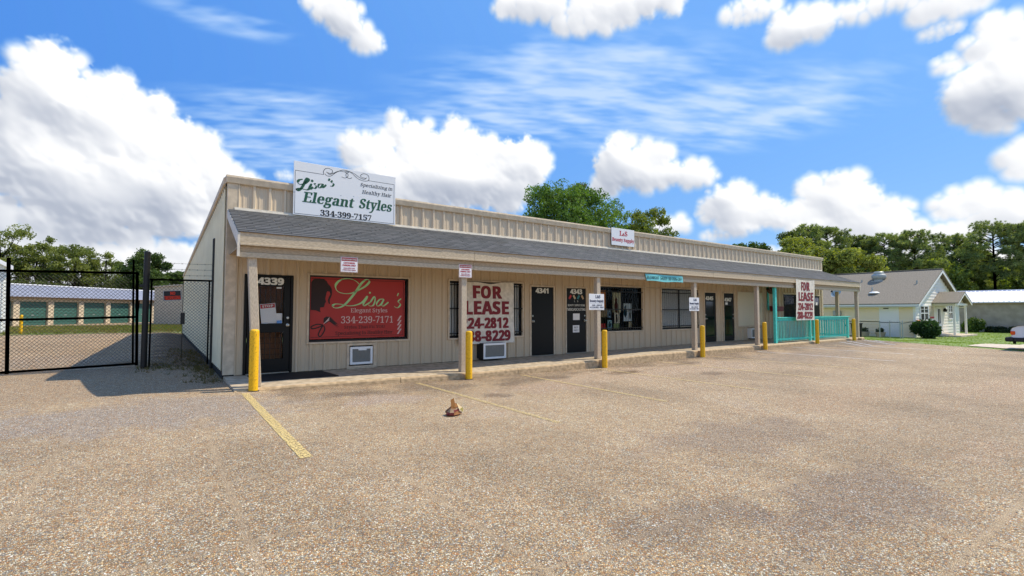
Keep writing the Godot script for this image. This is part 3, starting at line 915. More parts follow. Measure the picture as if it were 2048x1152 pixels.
func building() -> void:
	shop = thing("shop_building", "long low beige ribbed metal shop building with a shingled porch roof and black numbered doors", "building")
	# front wall in sheets three ribs wide, and the band of the same above the porch roof
	var fw := part_node("front_wall", shop)
	var up := part_node("upper_wall", shop)
	var k := 0
	var x := .19
	while x < 27.6:
		var e := minf(x + 3 * BAY, 27.66)
		var cutsy := [walk_in(x) + .01, 2.6]
		for c in openings:
			if c[0] <= x + .001 and c[1] >= e - .001: cutsy.insert(1, (c[2] + c[3]) / 2)
		cutsy.sort()
		for i in cutsy.size() - 1:
			var mb := MB.new()
			ribbed(mb, x, e, cutsy[i], cutsy[i + 1], openings)
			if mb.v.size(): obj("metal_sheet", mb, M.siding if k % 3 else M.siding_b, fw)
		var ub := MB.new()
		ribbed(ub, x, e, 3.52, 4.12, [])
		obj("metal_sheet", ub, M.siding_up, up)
		x = e
		k += 1
	bx("backing", fw, M.siding, Vector3(.05, 2.55, -.12), Vector3(27.7, 4.1, -.06))
	# corner trims
	bx("corner_trim", shop, M.trim, Vector3(-.012, .08, -.10), Vector3(.19, 4.13, .034), .004)
	bx("corner_trim", shop, M.trim, Vector3(27.66, .1, -.12), Vector3(27.80, 4.13, .034), .004)
	# side walls, with ribs, sloping to the rear
	var sw := part_node("side_wall", shop)
	k = 0
	var s := .1
	while s < 23.1:
		var e := minf(s + 3 * BAY, 23.2)
		var mb := MB.new()
		ribbed(mb, -e, -s, .16, 4.12 - e * .0295, [], .0295)
		var o := obj("metal_sheet", mb, M.siding_side, sw)
		o.transform = Transform3D(Basis(Vector3(0, 0, 1), Vector3(0, 1, 0), Vector3(-1, 0, 0)), Vector3(0, 0, 0))
		s = e
		k += 1
	var foot := MB.new()
	for i in 46:
		var a := -.1 - i * .5
		foot.box(Vector3(-.02, -.1, a - .5), Vector3(.05, .165 + .05 * pn.get_noise_2d(a * 2.3, 1.0), a))
	foot.box(Vector3(-.022, -.1, -.1), Vector3(.20, .085, .038))
	obj("tar_base", foot, M.tar, shop)
	var body := MB.new()
	body.prism(PackedVector2Array([Vector2(23.2, .0), Vector2(23.2, 3.42), Vector2(.15, 4.10), Vector2(.15, 3.5), Vector2(22.9, 3.0), Vector2(22.9, 0)]), .05, 27.78, Transform3D(Basis(Vector3(0, 0, -1), Vector3(0, 1, 0), Vector3(1, 0, 0)), Vector3.ZERO))
	body.box(Vector3(27.72, 0, -23.1), Vector3(27.80, 3.45, -.12))
	body.box(Vector3(.03, 0, -23.1), Vector3(.08, 3.40, -.15))
	obj("shell", body, M.siding_side, shop)
	# roof edge: cap along the front, rake down the side
	var cap := MB.new()
	cap.prism(PackedVector2Array([Vector2(-.30, 4.10), Vector2(.055, 4.10), Vector2(.066, 4.112), Vector2(.088, 4.225), Vector2(.08, 4.265), Vector2(-.30, 4.275)]), -27.85, .04, Transform3D(Basis(Vector3(0, 0, 1), Vector3(0, 1, 0), Vector3(-1, 0, 0)), Vector3.ZERO))
	obj("roof_cap", cap, M.trim, shop)
	var ang := atan(.0295)
	for side in [-.075, 27.74]:
		var rake := MB.new()
		rake.bevel(Vector3(-23.3, -.02, -.13), Vector3(-.1, .14, 0), .02, Transform3D(Basis(Vector3(0, 0, 1), Vector3(0, 1, 0), Vector3(-1, 0, 0)) * Basis(Vector3(0, 0, 1), ang), Vector3(side, 4.115, .0)))
		obj("rake_trim", rake, M.trim, shop)
	# dark mouths of the ribs under the rake
	var mouth := MB.new()
	for i in 75:
		var z := -.1 - i * BAY
		mouth.box(Vector3(-.034, 4.05 + z * .0295, z - .05), Vector3(-.028, 4.10 + z * .0295, z + .05))
	var mo := obj("rib_closure", mouth, M.black_metal, shop)
	mo.set_meta("kind", "stuff")
	# porch roof
	porch()
	for p in [.28, 4.68, 9.1, 13.73, 17.8]:
		post(p, 1.74, p == .28)
	post(27.35, 1.74, false)
	post(27.15, .95, false)
	# windows
	var w := window(0)
	bx("poster", w, M.red_poster, Vector3(1.7, .76, -.055), Vector3(4.0, 2.205, -.052))
	hair_sign(w)
	blind(w, 3.9, 4.05, .74, 2.2, -.16, true)
	w = window(1)
	blind(w, 5.3, 7.66, .74, 2.18, -.085, true)
	bars(w, 1, [.80, 1.48, 2.13], .19)
	w = window(2)
	bars(w, 2, [.82, 1.47, 2.08], .125)
	for q in [[10.98, 11.42, 1.52, 2.12, Color(.85, .52, .10)], [11.0, 11.5, 1.2, 1.5, Color(.55, .48, .34)], [11.78, 12.2, 1.35, 2.06, Color(.72, .74, .62)], [11.52, 11.7, 1.18, 1.44, Color(.48, .62, .70)], [11.52, 11.72, .78, 1.1, Color(.60, .80, .84)], [11.86, 12.12, .98, 1.4, Color(.80, .80, .72)], [11.8, 12.1, .78, .97, Color(.52, .62, .38)], [12.32, 12.75, 1.05, 1.68, Color(.78, .86, .88)], [12.6, 12.75, .8, 1.02, Color(.70, .66, .52)], [11.05, 11.4, .78, .98, Color(.72, .12, .10)]]:
		var mm := mat("print_%d" % int(q[0] * 1000 + q[2]), q[4], .6, patchy, Vector3(2.2, 2.2, 2.2))
		bx("poster", w, mm, Vector3(q[0], q[2], -.16), Vector3(q[1], q[3], -.155))
	for q in [[11.95, 1.62, .1, .28, Color(.42, .16, .12)], [12.42, 1.4, .1, .22, Color(.20, .40, .48)], [11.97, 1.15, .05, .16, Color(.12, .10, .10)], [12.66, 1.3, .04, .2, Color(.20, .32, .40)], [11.18, 1.7, .1, .14, Color(.62, .12, .16)], [11.62, 1.3, .05, .08, Color(.1, .12, .2)], [11.62, .95, .06, .12, Color(.25, .45, .5)]]:
		var mb := MB.new()
		mb.lathe([Vector2(0, -q[3]), Vector2(q[2] * .8, -q[3] * .6), Vector2(q[2], 0), Vector2(q[2] * .5, q[3] * .4), Vector2(q[2] * .6, q[3] * .7), Vector2(0, q[3])], Transform3D(Basis.from_scale(Vector3(1, 1, .02)), Vector3(q[0], q[1], -.152)), 12)
		obj("poster_figure", mb, mat("fig_%d" % int(q[0] * 100), q[4], .6), w)
	w = window(3)
	blind(w, 14.26, 15.37, .78, 2.2, -.076)
	blind(w, 15.41, 16.5, .78, 2.2, -.076)
	bx("mullion", w, M.black_metal, Vector3(15.37, .755, -.1), Vector3(15.41, 2.22, -.03))
	bars(w, 3, [.84, 1.46, 2.1], .125)
	w = window(4)
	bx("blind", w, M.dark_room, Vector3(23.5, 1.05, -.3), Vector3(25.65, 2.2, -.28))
	# the boarded window
	var b := obj("boarded_window", ring(19.44, 21.5, .76, 2.24, .04, -.02, .05), M.trim, shop)
	bx("panel", b, M.cream_board, Vector3(19.44, .76, .012), Vector3(21.5, 2.24, .042), .004)
	bx("ledge", b, M.trim, Vector3(19.40, .70, .05), Vector3(21.54, .735, .085), .004)
	# doors
	var d := door(5, "4339", .60, 1.115, 1.985, 1.215)
	bx("room", d, M.wood_inside, Vector3(.5, .2, -.5), Vector3(1.2, 2.1, -.45))
	bx("pane", d, M.pane, Vector3(.615, 1.135, -.014), Vector3(1.135, 1.95, -.01))
	bx("pane", d, M.pane, Vector3(.615, .37, -.014), Vector3(1.135, .945, -.01))
	for e in [[1.15, 1.94, 5], [.38, .94, 5]]:
		for i in 5:
			bx("bar", d, M.black_metal, Vector3(.66 + i * .105, e[0], -.05), Vector3(.672 + i * .105, e[1], -.04))
	for i in 4:
		bx("bar", d, M.black_metal, Vector3(.62, .46 + i * .12, -.06), Vector3(1.13, .468 + i * .12, -.05))
	var st := bx("notice", d, M.white_paint, Vector3(-.155, -.215, 0), Vector3(.155, .215, .004))
	st.transform = Transform3D(Basis(Vector3.FORWARD, -.11), Vector3(.83, 1.355, -.03))
	st.set_meta("label", "white paper notice headed STOP in the door glass")
	var sb := bx("heading", st, M.red_ink, Vector3(-.145, .12, .004), Vector3(.145, .205, .006))
	var sl := MB.new()
	letters(sl, "STOP", "sans_bold", -.11, .11, .138, .05, .007)
	obj("lettering", sl, M.white_letter, st)
	bx("paper", d, M.white_plastic, Vector3(.85, 1.14, -.036), Vector3(1.11, 1.36, -.032))
	bx("sticker", d, mat("blue_sticker", Color(.35, .55, .78), .5), Vector3(1.0, 1.14, -.008), Vector3(1.1, 1.20, -.006))
	bx("sticker", d, M.white_plastic, Vector3(.98, 1.905, -.008), Vector3(1.08, 1.935, -.006))
	var pl := bx("light_switch", shop, M.trim, Vector3(1.385, 1.24, .0), Vector3(1.445, 1.36, .012), .003)
	bx("switch", pl, M.white_plastic, Vector3(1.405, 1.31, .012), Vector3(1.425, 1.33, .02))
	door(6, "4341", 8.22, 8.72, 1.96, 8.10)
	d = door(7, "4343", 9.64, 10.15, 1.965, 10.26)
	var tl := MB.new()
	letters(tl, "L   S", "sans", 9.81, 9.98, 1.70, .05, .013)
	letters(tl, "BEAUTY  SUPPLY STORE", "sans", 9.53, 10.28, 1.565, .062, .013)
	letters(tl, "TVBROADCASTING", "sans", 9.47, 10.31, 1.42, .085, .013)
	obj("lettering", tl, M.white_letter, d)
	var cs := [Color(.80, .22, .22), Color(.82, .74, .60), Color(.20, .52, .54), Color(.80, .66, .50)]
	for i in 4:
		var tk := bx("ticket", d, mat("ticket_%d" % i, cs[i], .6), Vector3(-.035, -.07, 0), Vector3(.035, .07, .004))
		tk.transform = Transform3D(Basis(Vector3.BACK, -.6 if i % 2 == 0 else .6), Vector3(9.63 + i * .18, 1.86, .013))
	bx("paper", d, M.white_paint, Vector3(9.75, 1.12, .013), Vector3(10.04, 1.33, .016))
	bx("paper", d, M.white_paint, Vector3(9.74, .72, .013), Vector3(10.02, .95, .016))
	var bp := MB.new()
	letters(bp, "BEST", "sans", 9.79, 9.97, .85, .06, .017)
	letters(bp, "PRICE", "sans", 9.78, 9.98, .755, .06, .017)
	obj("lettering", bp, mat("grey_ink", Color(.4, .4, .4), .6), d)
	d = door(8, "4345", 17.07, 17.6, 1.86, 17.05)
	bx("pane", d, M.glass_dark, Vector3(17.08, .35, .012), Vector3(17.66, 1.80, .016))
	d = door(9, "4347", 18.44, 18.96, 1.82, 19.08)
	bx("sticker", d, M.white_plastic, Vector3(18.5, 1.68, .012), Vector3(18.68, 1.78, .016))
	bx("pane", d, M.glass_dark, Vector3(18.46, .35, .012), Vector3(19.03, 1.64, .016))
	d = door(10, "", 0, 0, 0, 26.62)
	bx("pane", d, M.glass_dark, Vector3(26.6, .4, .012), Vector3(27.3, 2.1, .016))
	bx("sticker", d, M.white_plastic, Vector3(26.95, 1.72, .016), Vector3(27.15, 1.86, .018))
func post(x: float, z: float, leaning: bool) -> void:
	var mb := MB.new()
	var y := walk_out(x) if z > 1.5 else walk_in(x)
	mb.bevel(Vector3(-.072, 0, -.07), Vector3(.072, 2.40 - y, .07), .008)
	var o := obj("post", mb, M.post_wood, shop)
	var b := Basis(Vector3(0, 0, 1), .053) if leaning else Basis.IDENTITY
	o.transform = Transform3D(b, Vector3(x + (.095 if leaning else 0.0), y + .004, z))
func porch() -> void:
	var pr := part_node("porch_roof", shop)
	var x0 := .03
	var x1 := 27.42
	var eave := Vector3(0, 2.825, 1.90)
	var head := Vector3(0, 3.545, .05)
	var len := eave.distance_to(head)
	var dn := (eave - head).normalized()
	var nl := Vector3(0, dn.z, -dn.y)
	var deck := MB.new()
	deck.hexa([Vector3(x0, 0, 0) + eave - nl * .03, Vector3(x1, 0, 0) + eave - nl * .03, Vector3(x1, 0, 0) + head - nl * .03, Vector3(x0, 0, 0) + head - nl * .03, Vector3(x0, 0, 0) + eave, Vector3(x1, 0, 0) + eave, Vector3(x1, 0, 0) + head, Vector3(x0, 0, 0) + head])
	obj("deck", deck, M.beam, pr)
	# shingles: courses of tabs lapping downwards
	var rows := 14
	var ex := len / rows
	var sw := .305
	var far := MB.new()
	var r := RandomNumberGenerator.new()
	r.seed = 5
	var singles := 0
	for c in int((x1 - x0) / sw) + 2:
		for j in rows:
			var a := x0 - .02 + c * sw - (sw * .5 if j % 2 else 0.0) + r.randf_range(-.008, .008)
			var b := a + sw - .007
			a = maxf(a, x0 - .03); b = minf(b, x1 + .03)
			if b - a < .03: continue
			var up_ := head + dn * (j * ex - .01)
			var lo := head + dn * ((j + 1) * ex + .012 + r.randf_range(-.003, .003))
			var t := .011 + r.randf_range(0, .004)
			var p := [Vector3(a, 0, 0) + lo + nl * .002, Vector3(b, 0, 0) + lo + nl * .002, Vector3(b, 0, 0) + up_ + nl * .001, Vector3(a, 0, 0) + up_ + nl * .001, Vector3(a, 0, 0) + lo + nl * t, Vector3(b, 0, 0) + lo + nl * (t + r.randf_range(0, .002)), Vector3(b, 0, 0) + up_ + nl * .004, Vector3(a, 0, 0) + up_ + nl * .004]
			if singles < 300:
				var mb := MB.new()
				mb.hexa(p)
				obj("shingle", mb, M["shingle_%d" % (r.randi() % 4)], pr)
				singles += 1
			else:
				var k0 := far.v.size()
				far.hexa(p)
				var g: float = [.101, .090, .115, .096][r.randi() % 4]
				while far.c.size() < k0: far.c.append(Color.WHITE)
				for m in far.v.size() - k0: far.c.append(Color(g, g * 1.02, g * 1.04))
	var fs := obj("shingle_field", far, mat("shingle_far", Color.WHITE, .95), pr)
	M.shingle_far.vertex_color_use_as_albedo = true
	fs.set_meta("kind", "stuff")
	# flashing along the wall
	for e in [[.10, 3.545, 3.60, .052], [.10, 3.525, 3.558, .085]]:
		var x := .12
		while x < 27.6:
			var b := minf(x + 3.05, 27.68)
			bx("flashing", pr, M.flashing, Vector3(x, e[1] + .006 * pn.get_noise_1d(x * 3), .034), Vector3(b - .004, e[2], e[3]), .003)
			x = b
	# fascia boards and the beam below
	var x := x0
	while x < x1 - .1:
		var b := minf(x + 4.88, x1)
		var mb := MB.new()
		mb.bevel(Vector3(x + .002, 2.635, 1.855), Vector3(b - .002, 2.835, 1.893), .004)
		obj("fascia_board", mb, M.fascia, pr)
		bx("drip_board", pr, M.fascia, Vector3(x + .002, 2.59, 1.835), Vector3(b - .002, 2.634, 1.905), .006)
		bx("beam_board", pr, M.beam, Vector3(x + .002, 2.475, 1.80), Vector3(b - .002, 2.587, 1.838), .004)
		bx("beam_board", pr, M.fascia, Vector3(x + .002, 2.375, 1.812), Vector3(b - .002, 2.473, 1.85), .006)
		x = b
	bx("beam", pr, M.beam, Vector3(x0 + .02, 2.385, 1.66), Vector3(x1 - .02, 2.58, 1.798), .005)
	bx("soffit", pr, M.beam, Vector3(x0 + .02, 2.585, .04), Vector3(x1 - .02, 2.605, 1.83))
	# rake boards at both ends
	for e in [x0 - .035, x1 - .005]:
		var mb := MB.new()
		mb.prism(PackedVector2Array([Vector2(1.90, 2.815), Vector2(.03, 3.54), Vector2(.03, 3.36), Vector2(1.83, 2.60), Vector2(1.83, 2.385), Vector2(1.90, 2.385)]), -.04, 0, Transform3D(Basis(Vector3(0, 0, 1), Vector3(0, 1, 0), Vector3(-1, 0, 0)), Vector3(e, 0, 0)))
		obj("rake_board", mb, M.flashing, pr)
func hair_sign(w: Node) -> void:
	var z := -.0505
	var L := []
	L.append(MB.new())
	stroke(L[L.size() - 1], pts("2.869,2.011 2.730,2.140 2.562,2.186 2.378,2.148 2.263,2.020 2.301,1.887 2.444,1.829 2.629,1.837 2.796,1.910 2.966,2.010 3.068,2.120 3.045,2.179 2.963,2.163 2.858,2.059 2.754,1.898 2.631,1.728 2.489,1.570 2.368,1.497 2.257,1.484 2.199,1.527 2.266,1.575 2.407,1.567 2.572,1.535 2.738,1.551 2.907,1.626 3.034,1.777"), z, .014, .055)
	L.append(MB.new())
	stroke(L[L.size() - 1], pts("3.023,1.738 2.933,1.595 2.951,1.538 3.101,1.628"), z + .0005, .012, .045)
	L.append(MB.new())
	stroke(L[L.size() - 1], pts("3.101,1.624 3.204,1.769 3.221,1.673 3.178,1.554 3.102,1.532 3.054,1.564"), z, .012, .04)
	L.append(MB.new())
	stroke(L[L.size() - 1], pts("3.443,1.708 3.342,1.696 3.261,1.598 3.289,1.533 3.370,1.577 3.449,1.702"), z, .014, .04)
	L.append(MB.new())
	stroke(L[L.size() - 1], pts("3.449,1.702 3.388,1.577 3.434,1.534 3.568,1.633"), z + .0005, .012, .04)
	L.append(MB.new())
	stroke(L[L.size() - 1], pts("3.830,1.868 3.796,1.790"), z, .03, .03)
	L.append(MB.new())
	stroke(L[L.size() - 1], pts("3.902,1.726 3.821,1.647 3.887,1.581 3.811,1.492 3.718,1.525"), z, .012, .04)
	L.append(MB.new())
	dot(L[L.size() - 1], Vector2(3.089, 1.859), .024, z)
	for m in L: obj("script_letter", m, M.mint_ink, w)
	var b := MB.new()
	letters(b, "Elegant Styles", "serif", 2.626, 3.537, 1.378, .097, z)
	letters(b, "334-239-7171", "serif", 2.404, 3.688, 1.12, .165, z)
	obj("lettering", b, M.rose_ink, w)
	var c := MB.new()
	letters(c, "Styles That Fit YOU", "serif", 2.478, 3.481, .99, .07, z)
	letters(c, "Specializing In Healthy Hair", "serif", 2.278, 3.68, .848, .08, z)
	for q in [[1.72, 3.965, 2.153, 2.162], [1.72, 3.965, .803, .812], [3.956, 3.966, .812, 2.153]]:
		c.quad(Vector3(q[0], q[2], z), Vector3(q[1], q[2], z), Vector3(q[1], q[3], z), Vector3(q[0], q[3], z))
	c.prism(pts("1.712,2.073 1.767,2.146 1.901,2.167 1.999,2.154 2.058,2.106 2.089,2.045 2.143,1.990 2.172,1.935 2.185,1.844 2.173,1.762 2.135,1.679 2.133,1.628 2.150,1.567 2.106,1.587 2.091,1.669 2.112,1.740 2.146,1.802 2.126,1.863 2.074,1.872 2.055,1.821 2.030,1.698 2.051,1.621 2.024,1.587 2.021,1.556 2.000,1.496 1.922,1.491 1.918,1.435 1.936,1.378 1.818,1.425 1.712,1.435"), z - .0008, z)
	c.prism(pts("1.996,1.152 2.004,1.243 2.062,1.283 2.151,1.272 2.232,1.190 2.350,1.082 2.263,1.118 2.365,1.024 2.234,1.104 2.346,1.000 2.194,1.119 2.123,1.171 2.046,1.111"), z - .001, z)
	stroke(c, pts("1.998,1.082 1.862,1.104 1.739,1.056 1.745,1.007 1.863,1.024 1.998,1.082"), z, .028, .03)
	stroke(c, pts("2.007,1.072 2.029,0.970 1.944,0.828 1.889,0.863 1.941,0.992 1.998,1.082"), z + .0006, .028, .03)
	obj("silhouette", c, M.brown_ink, w)
	var d := MB.new()
	d.prism(pts("1.99,1.10 2.14,1.272 2.115,1.20 2.15,1.21"), z, z + .0005)
	for i in 4:
		d.quad(Vector3(3.80, .83 + i * .11, z), Vector3(3.84, .83 + i * .11, z), Vector3(3.92, .96 + i * .11, z), Vector3(3.88, .96 + i * .11, z))
	obj("ornament", d, M.rose_ink, w)
# ---------------------------------------------------------------- signs and banners
func board(o: Node3D, x0: float, x1: float, y0: float, y1: float, z: float, mt: Material) -> void:
	bx("panel", o, mt, Vector3(x0, y0, z), Vector3(x1, y1, z + .012), .002)
func signs() -> void:
	var o := thing("shop_sign", "large white hair salon sign with green lettering standing on the roof edge", "sign")
	var z := .122
	bx("panel", o, M.sign_white, Vector3(1.257, 3.565, .102), Vector3(3.65, 4.782, .12), .003)
	var g := MB.new()
	stroke(g, pts("1.447,4.384 1.372,4.355 1.345,4.302 1.388,4.259 1.484,4.288 1.560,4.364 1.580,4.417 1.540,4.418 1.497,4.340 1.457,4.237 1.403,4.151 1.346,4.109 1.328,4.132 1.376,4.165 1.459,4.162 1.542,4.157 1.605,4.199"), z, .014, .058)
	stroke(g, pts("1.641,4.312 1.587,4.196 1.626,4.190 1.668,4.245"), z + .0005, .014, .05)
	stroke(g, pts("1.735,4.331 1.698,4.310 1.746,4.272 1.718,4.215 1.675,4.216"), z, .013, .045)
	stroke(g, pts("1.874,4.341 1.802,4.321 1.786,4.248 1.840,4.256 1.896,4.348"), z, .013, .045)
	stroke(g, pts("1.896,4.348 1.871,4.268 1.900,4.265 1.962,4.335"), z + .0005, .013, .045)
	stroke(g, pts("2.040,4.493 2.012,4.434"), z, .045, .045)
	stroke(g, pts("2.104,4.456 2.071,4.413 2.134,4.384 2.102,4.325 2.050,4.322"), z, .013, .045)
	dot(g, Vector2(1.651, 4.379), .03, z)
	letters(g, "Elegant", "serif_bold", 1.45, 2.63, 3.873, .235, z - .002, .18)
	letters(g, "Styles", "serif_bold", 2.73, 3.58, 3.885, .24, z - .002, .18)
	obj("green_lettering", g, M.green_ink, o)
	var b := MB.new()
	letters(b, "334-399-7157", "serif_bold", 1.845, 3.04, 3.607, .135, z - .002)
	letters(b, "Specializing in", "serif", 2.76, 3.58, 4.425, .078, z - .002, .2)
	letters(b, "Healthy Hair", "serif", 2.80, 3.55, 4.25, .085, z - .002, .2)
	for s in ["1.907,4.571 1.894,4.630 1.934,4.705 2.007,4.729 2.088,4.701 2.097,4.648 2.045,4.617 1.971,4.632 1.957,4.640", "1.928,4.597 1.973,4.551 2.068,4.562 2.171,4.653 2.306,4.734 2.412,4.747 2.536,4.713 2.695,4.596 2.838,4.562 2.942,4.583 2.969,4.647 2.932,4.722 2.828,4.737 2.760,4.683 2.789,4.643 2.885,4.634", "1.979,4.629 2.038,4.592 2.127,4.638 2.246,4.704 2.382,4.711 2.459,4.732 2.583,4.713 2.742,4.627 2.853,4.605 2.909,4.654", "2.490,4.721 2.421,4.678 2.418,4.607 2.492,4.564 2.554,4.597", "2.375,4.710 2.452,4.675 2.453,4.605 2.385,4.563 2.308,4.578"]:
		stroke(b, pts(s), z + .0004, .009, .013)
	for q in [[1.285, 1.907, 4.563, 4.571], [2.942, 3.61, 4.583, 4.591], [1.285, 3.615, 3.592, 3.600], [1.285, 1.292, 3.6, 4.563], [3.608, 3.615, 3.6, 4.583]]:
		b.quad(Vector3(q[0], q[2], z), Vector3(q[1], q[2], z), Vector3(q[1], q[3], z), Vector3(q[0], q[3], z))
	obj("black_lettering", b, M.black_ink, o)
	for e in [[1.28, 4.07], [3.63, 4.07], [2.3, 4.13], [2.6, 4.15]]:
		var m := MB.new()
		dot(m, Vector2(e[0], e[1]), .011, z)
		obj("screw", m, M.steel, o)
	# the second shop's board
	o = thing("shop_sign", "small white beauty supply sign with red lettering on the upper wall", "sign")
	bx("panel", o, M.sign_white, Vector3(11.47, 3.69, .093), Vector3(12.64, 4.29, .108), .003)
	var r := MB.new()
	letters(r, "L", "serif_bold", 11.87, 12.02, 4.04, .17, .108)
	letters(r, "&", "serif_bold", 12.03, 12.13, 4.04, .10, .108)
	letters(r, "S", "serif_bold", 12.14, 12.27, 4.04, .17, .108)
	letters(r, "Beauty Supply", "serif_bold", 11.50, 12.62, 3.83, .12, .108)
	obj("lettering", r, M.red_ink, o)
	# parking signs on the beam
	for k in 2:
		var x: float = [1.815, 4.51][k]
		o = thing("parking_sign", ["white customer parking sign nailed to the beam above the red window", "white customer parking sign at the top of the post before the FOR LEASE banner"][k], "sign", Vector3(x, 2.19, 1.852), 0, "customer parking signs")
		bx("panel", o, M.sign_white, Vector3.ZERO, Vector3(.345, .305, .006), .002)
		bx("red_band", o, M.red_ink, Vector3(.02, .225, .006), Vector3(.325, .290, .008))
		var w := MB.new()
		letters(w, "LISA'S ELEGANT STYLES", "sans_bold", .03, .315, .242, .030, .008)
		obj("white_lettering", w, M.white_letter, o)
		r = MB.new()
		letters(r, "CUSTOMERS", "sans_bold", .06, .285, .172, .030, .006)
		letters(r, "PARKING ONLY", "sans_bold", .04, .305, .122, .032, .006)
		letters(r, "Violators Will Be Towed", "sans", .06, .285, .072, .022, .006)
		letters(r, "at Vehicle Owners Expense", "sans", .04, .305, .036, .022, .006)
		for q in [[.006, .339, .006, .010], [.006, .339, .295, .299], [.006, .010, .01, .295], [.335, .339, .01, .295]]:
			r.quad(Vector3(q[0], q[2], .0065), Vector3(q[1], q[2], .0065), Vector3(q[1], q[3], .0065), Vector3(q[0], q[3], .0065))
		obj("red_lettering", r, M.red_ink, o)
	for k in 2:
		var x: float = [8.70, 13.35][k]
		o = thing("post_sign", ["white beauty supply sign on the post between the ticket covered door and the poster window", "white beauty supply sign on the post between the window blinds and the pair of doors"][k], "sign", Vector3(x, 1.44 if k == 0 else 1.41, 1.815), 0, "beauty supply signs on the porch posts")
		var s := .6 if k == 0 else .56
		bx("panel", o, M.sign_white, Vector3.ZERO, Vector3(s, .455, .006), .002)
		r = MB.new()
		letters(r, "L&S", "serif_bold", s * .42, s * .74, .335, .085, .006)
		letters(r, "Beauty Supply", "serif_bold", s * .05, s * .96, .225, .065, .006)
		letters(r, "HAIR - JEWELRY", "sans", s * .2, s * .88, .115, .04, .006)
		letters(r, "ACCESSORIES - WIGS", "sans", s * .06, s * .96, .055, .042, .006)
		r.quad(Vector3(.04, .19, .0095), Vector3(s - .03, .19, .0095), Vector3(s - .03, .194, .0095), Vector3(.04, .194, .0095))
		r.quad(Vector3(.1, .025, .0095), Vector3(s - .1, .025, .0095), Vector3(s - .1, .028, .0095), Vector3(.1, .028, .0095))
		obj("lettering", r, M.navy_ink, o)
	o = thing("sale_banner", "turquoise paper sale banner taped to the porch beam", "banner", Vector3(11.05, 2.345, 1.862), 0)
	var m := MB.new()
	var wv := func(x: float, _y: float) -> float: return .014 * sin(x * 4.0) + .012
	for i in 20:
		var a := i * .093
		var b2 := a + .093
		var u := .05 * (a / 1.86) if i < 1 else 0.0
		m.quad(Vector3(a + (.05 if i == 0 else 0.0), .012 * sin(a * 5), wv.call(a, 0) + .02), Vector3(b2, .012 * sin(b2 * 5), wv.call(b2, 0) + .02), Vector3(b2, .215, wv.call(b2, 0)), Vector3(a, .215, wv.call(a, 0)))
	obj("paper", m, M.teal_paper, o)
	r = MB.new()
	letters(r, "BLOWOUT  SALE!!!  50-70% OFF", "sans", .06, 1.80, .06, .095, .020, 0.0, wv)
	obj("lettering", r, mat("teal_ink", Color(.10, .30, .33), .7), o)
# a hanging cloth with print that follows its folds
func banner(o: Node3D, w: float, h: float, lines: Array, bend: Callable, sag: Callable) -> void:
	var m := MB.new()
	var nx := 36
	var ny := 24
	for j in ny + 1:
		for i in nx + 1:
			var x := w * i / nx
			var y: float = h * j / ny
			var s: float = sag.call(x / w) * pow(y / h, 3)
			m.v.append(Vector3(x, y - s, bend.call(x, y)))
			var dx: float = bend.call(x + .01, y) - bend.call(x - .01, y)
			var dy: float = bend.call(x, y + .01) - bend.call(x, y - .01)
			m.n.append(Vector3(-dx, -dy, .02).normalized())
			m.t.append(Vector2(float(i) / nx, float(j) / ny))
	for j in ny:
		for i in nx:
			var q := j * (nx + 1) + i
			for e in [q, q + nx + 1, q + 1, q + 1, q + nx + 1, q + nx + 2]: m.ix.append(e)
	obj("cloth", m, M.cloth, o)
	var r := MB.new()
	for l in lines:
		letters(r, l[0], "sans_heavy", l[1], l[2], l[3], l[4], .004, 0.0, bend)
	obj("lettering", r, M.maroon_ink, o)
	var g := MB.new()
	for e in [Vector2(.03, .03), Vector2(w - .03, .03), Vector2(.03, h - .05), Vector2(w - .03, h - .05), Vector2(w - .03, h / 2)]:
		var zz: float = bend.call(e.x, e.y)
		dot(g, e, .014, zz + .006)
	obj("grommet", g, M.steel, o)
func banners() -> void:
	var o := thing("lease_banner", "large cracked FOR LEASE banner hung over the barred window, above the air conditioner", "banner", Vector3(5.50, .50, .075), 0, "FOR LEASE banners")
	var b1 := func(x: float, y: float) -> float: return .03 + .02 * sin(x * 2.2 + y * 1.1) + .012 * sin(x * 7.0 - y * 2.0) * (y / 1.75) + .05 * (1.0 - y / 1.75) * (x / 1.8)
	banner(o, 1.83, 1.76, [["FOR", .44, 1.40, 1.27, .34], ["LEASE", .18, 1.64, .82, .36], ["224-2812", .06, 1.62, .43, .29], ["288-8229", .06, 1.68, .07, .29]], b1, func(u: float) -> float: return .07 * sin(clampf(u, 0, 1) * PI) + .015 * sin(u * 14.0))
	# cracks in the old cloth
	for e in [[1.42, 1.53, 1.62, .35], [1.2, 1.0, 1.52, -.2], [1.5, 1.38, 1.68, .1]]:
		pass
	o = thing("lease_banner", "creased FOR LEASE banner hanging from the fascia in front of the turquoise railing", "banner", Vector3(20.60, 1.02, 1.905), 0, "FOR LEASE banners")
	var b2 := func(x: float, y: float) -> float: return .03 + .024 * sin(x * 5.0 + (1.7 - y) * 1.6) * (1.0 - absf(y - .9) * .5) + .008 * sin(x * 11.0 - y * 3.0) - .05 * (1.7 - y) * (1.0 - x / 1.6) * .3
	banner(o, 1.68, 1.73, [["FOR", .47, 1.22, 1.27, .35], ["LEASE", .22, 1.50, .83, .35], ["224-2812", .18, 1.46, .44, .29], ["288-8229", .10, 1.46, .07, .29]], b2, func(u: float) -> float: return .03 * sin(clampf(u, 0, 1) * PI))
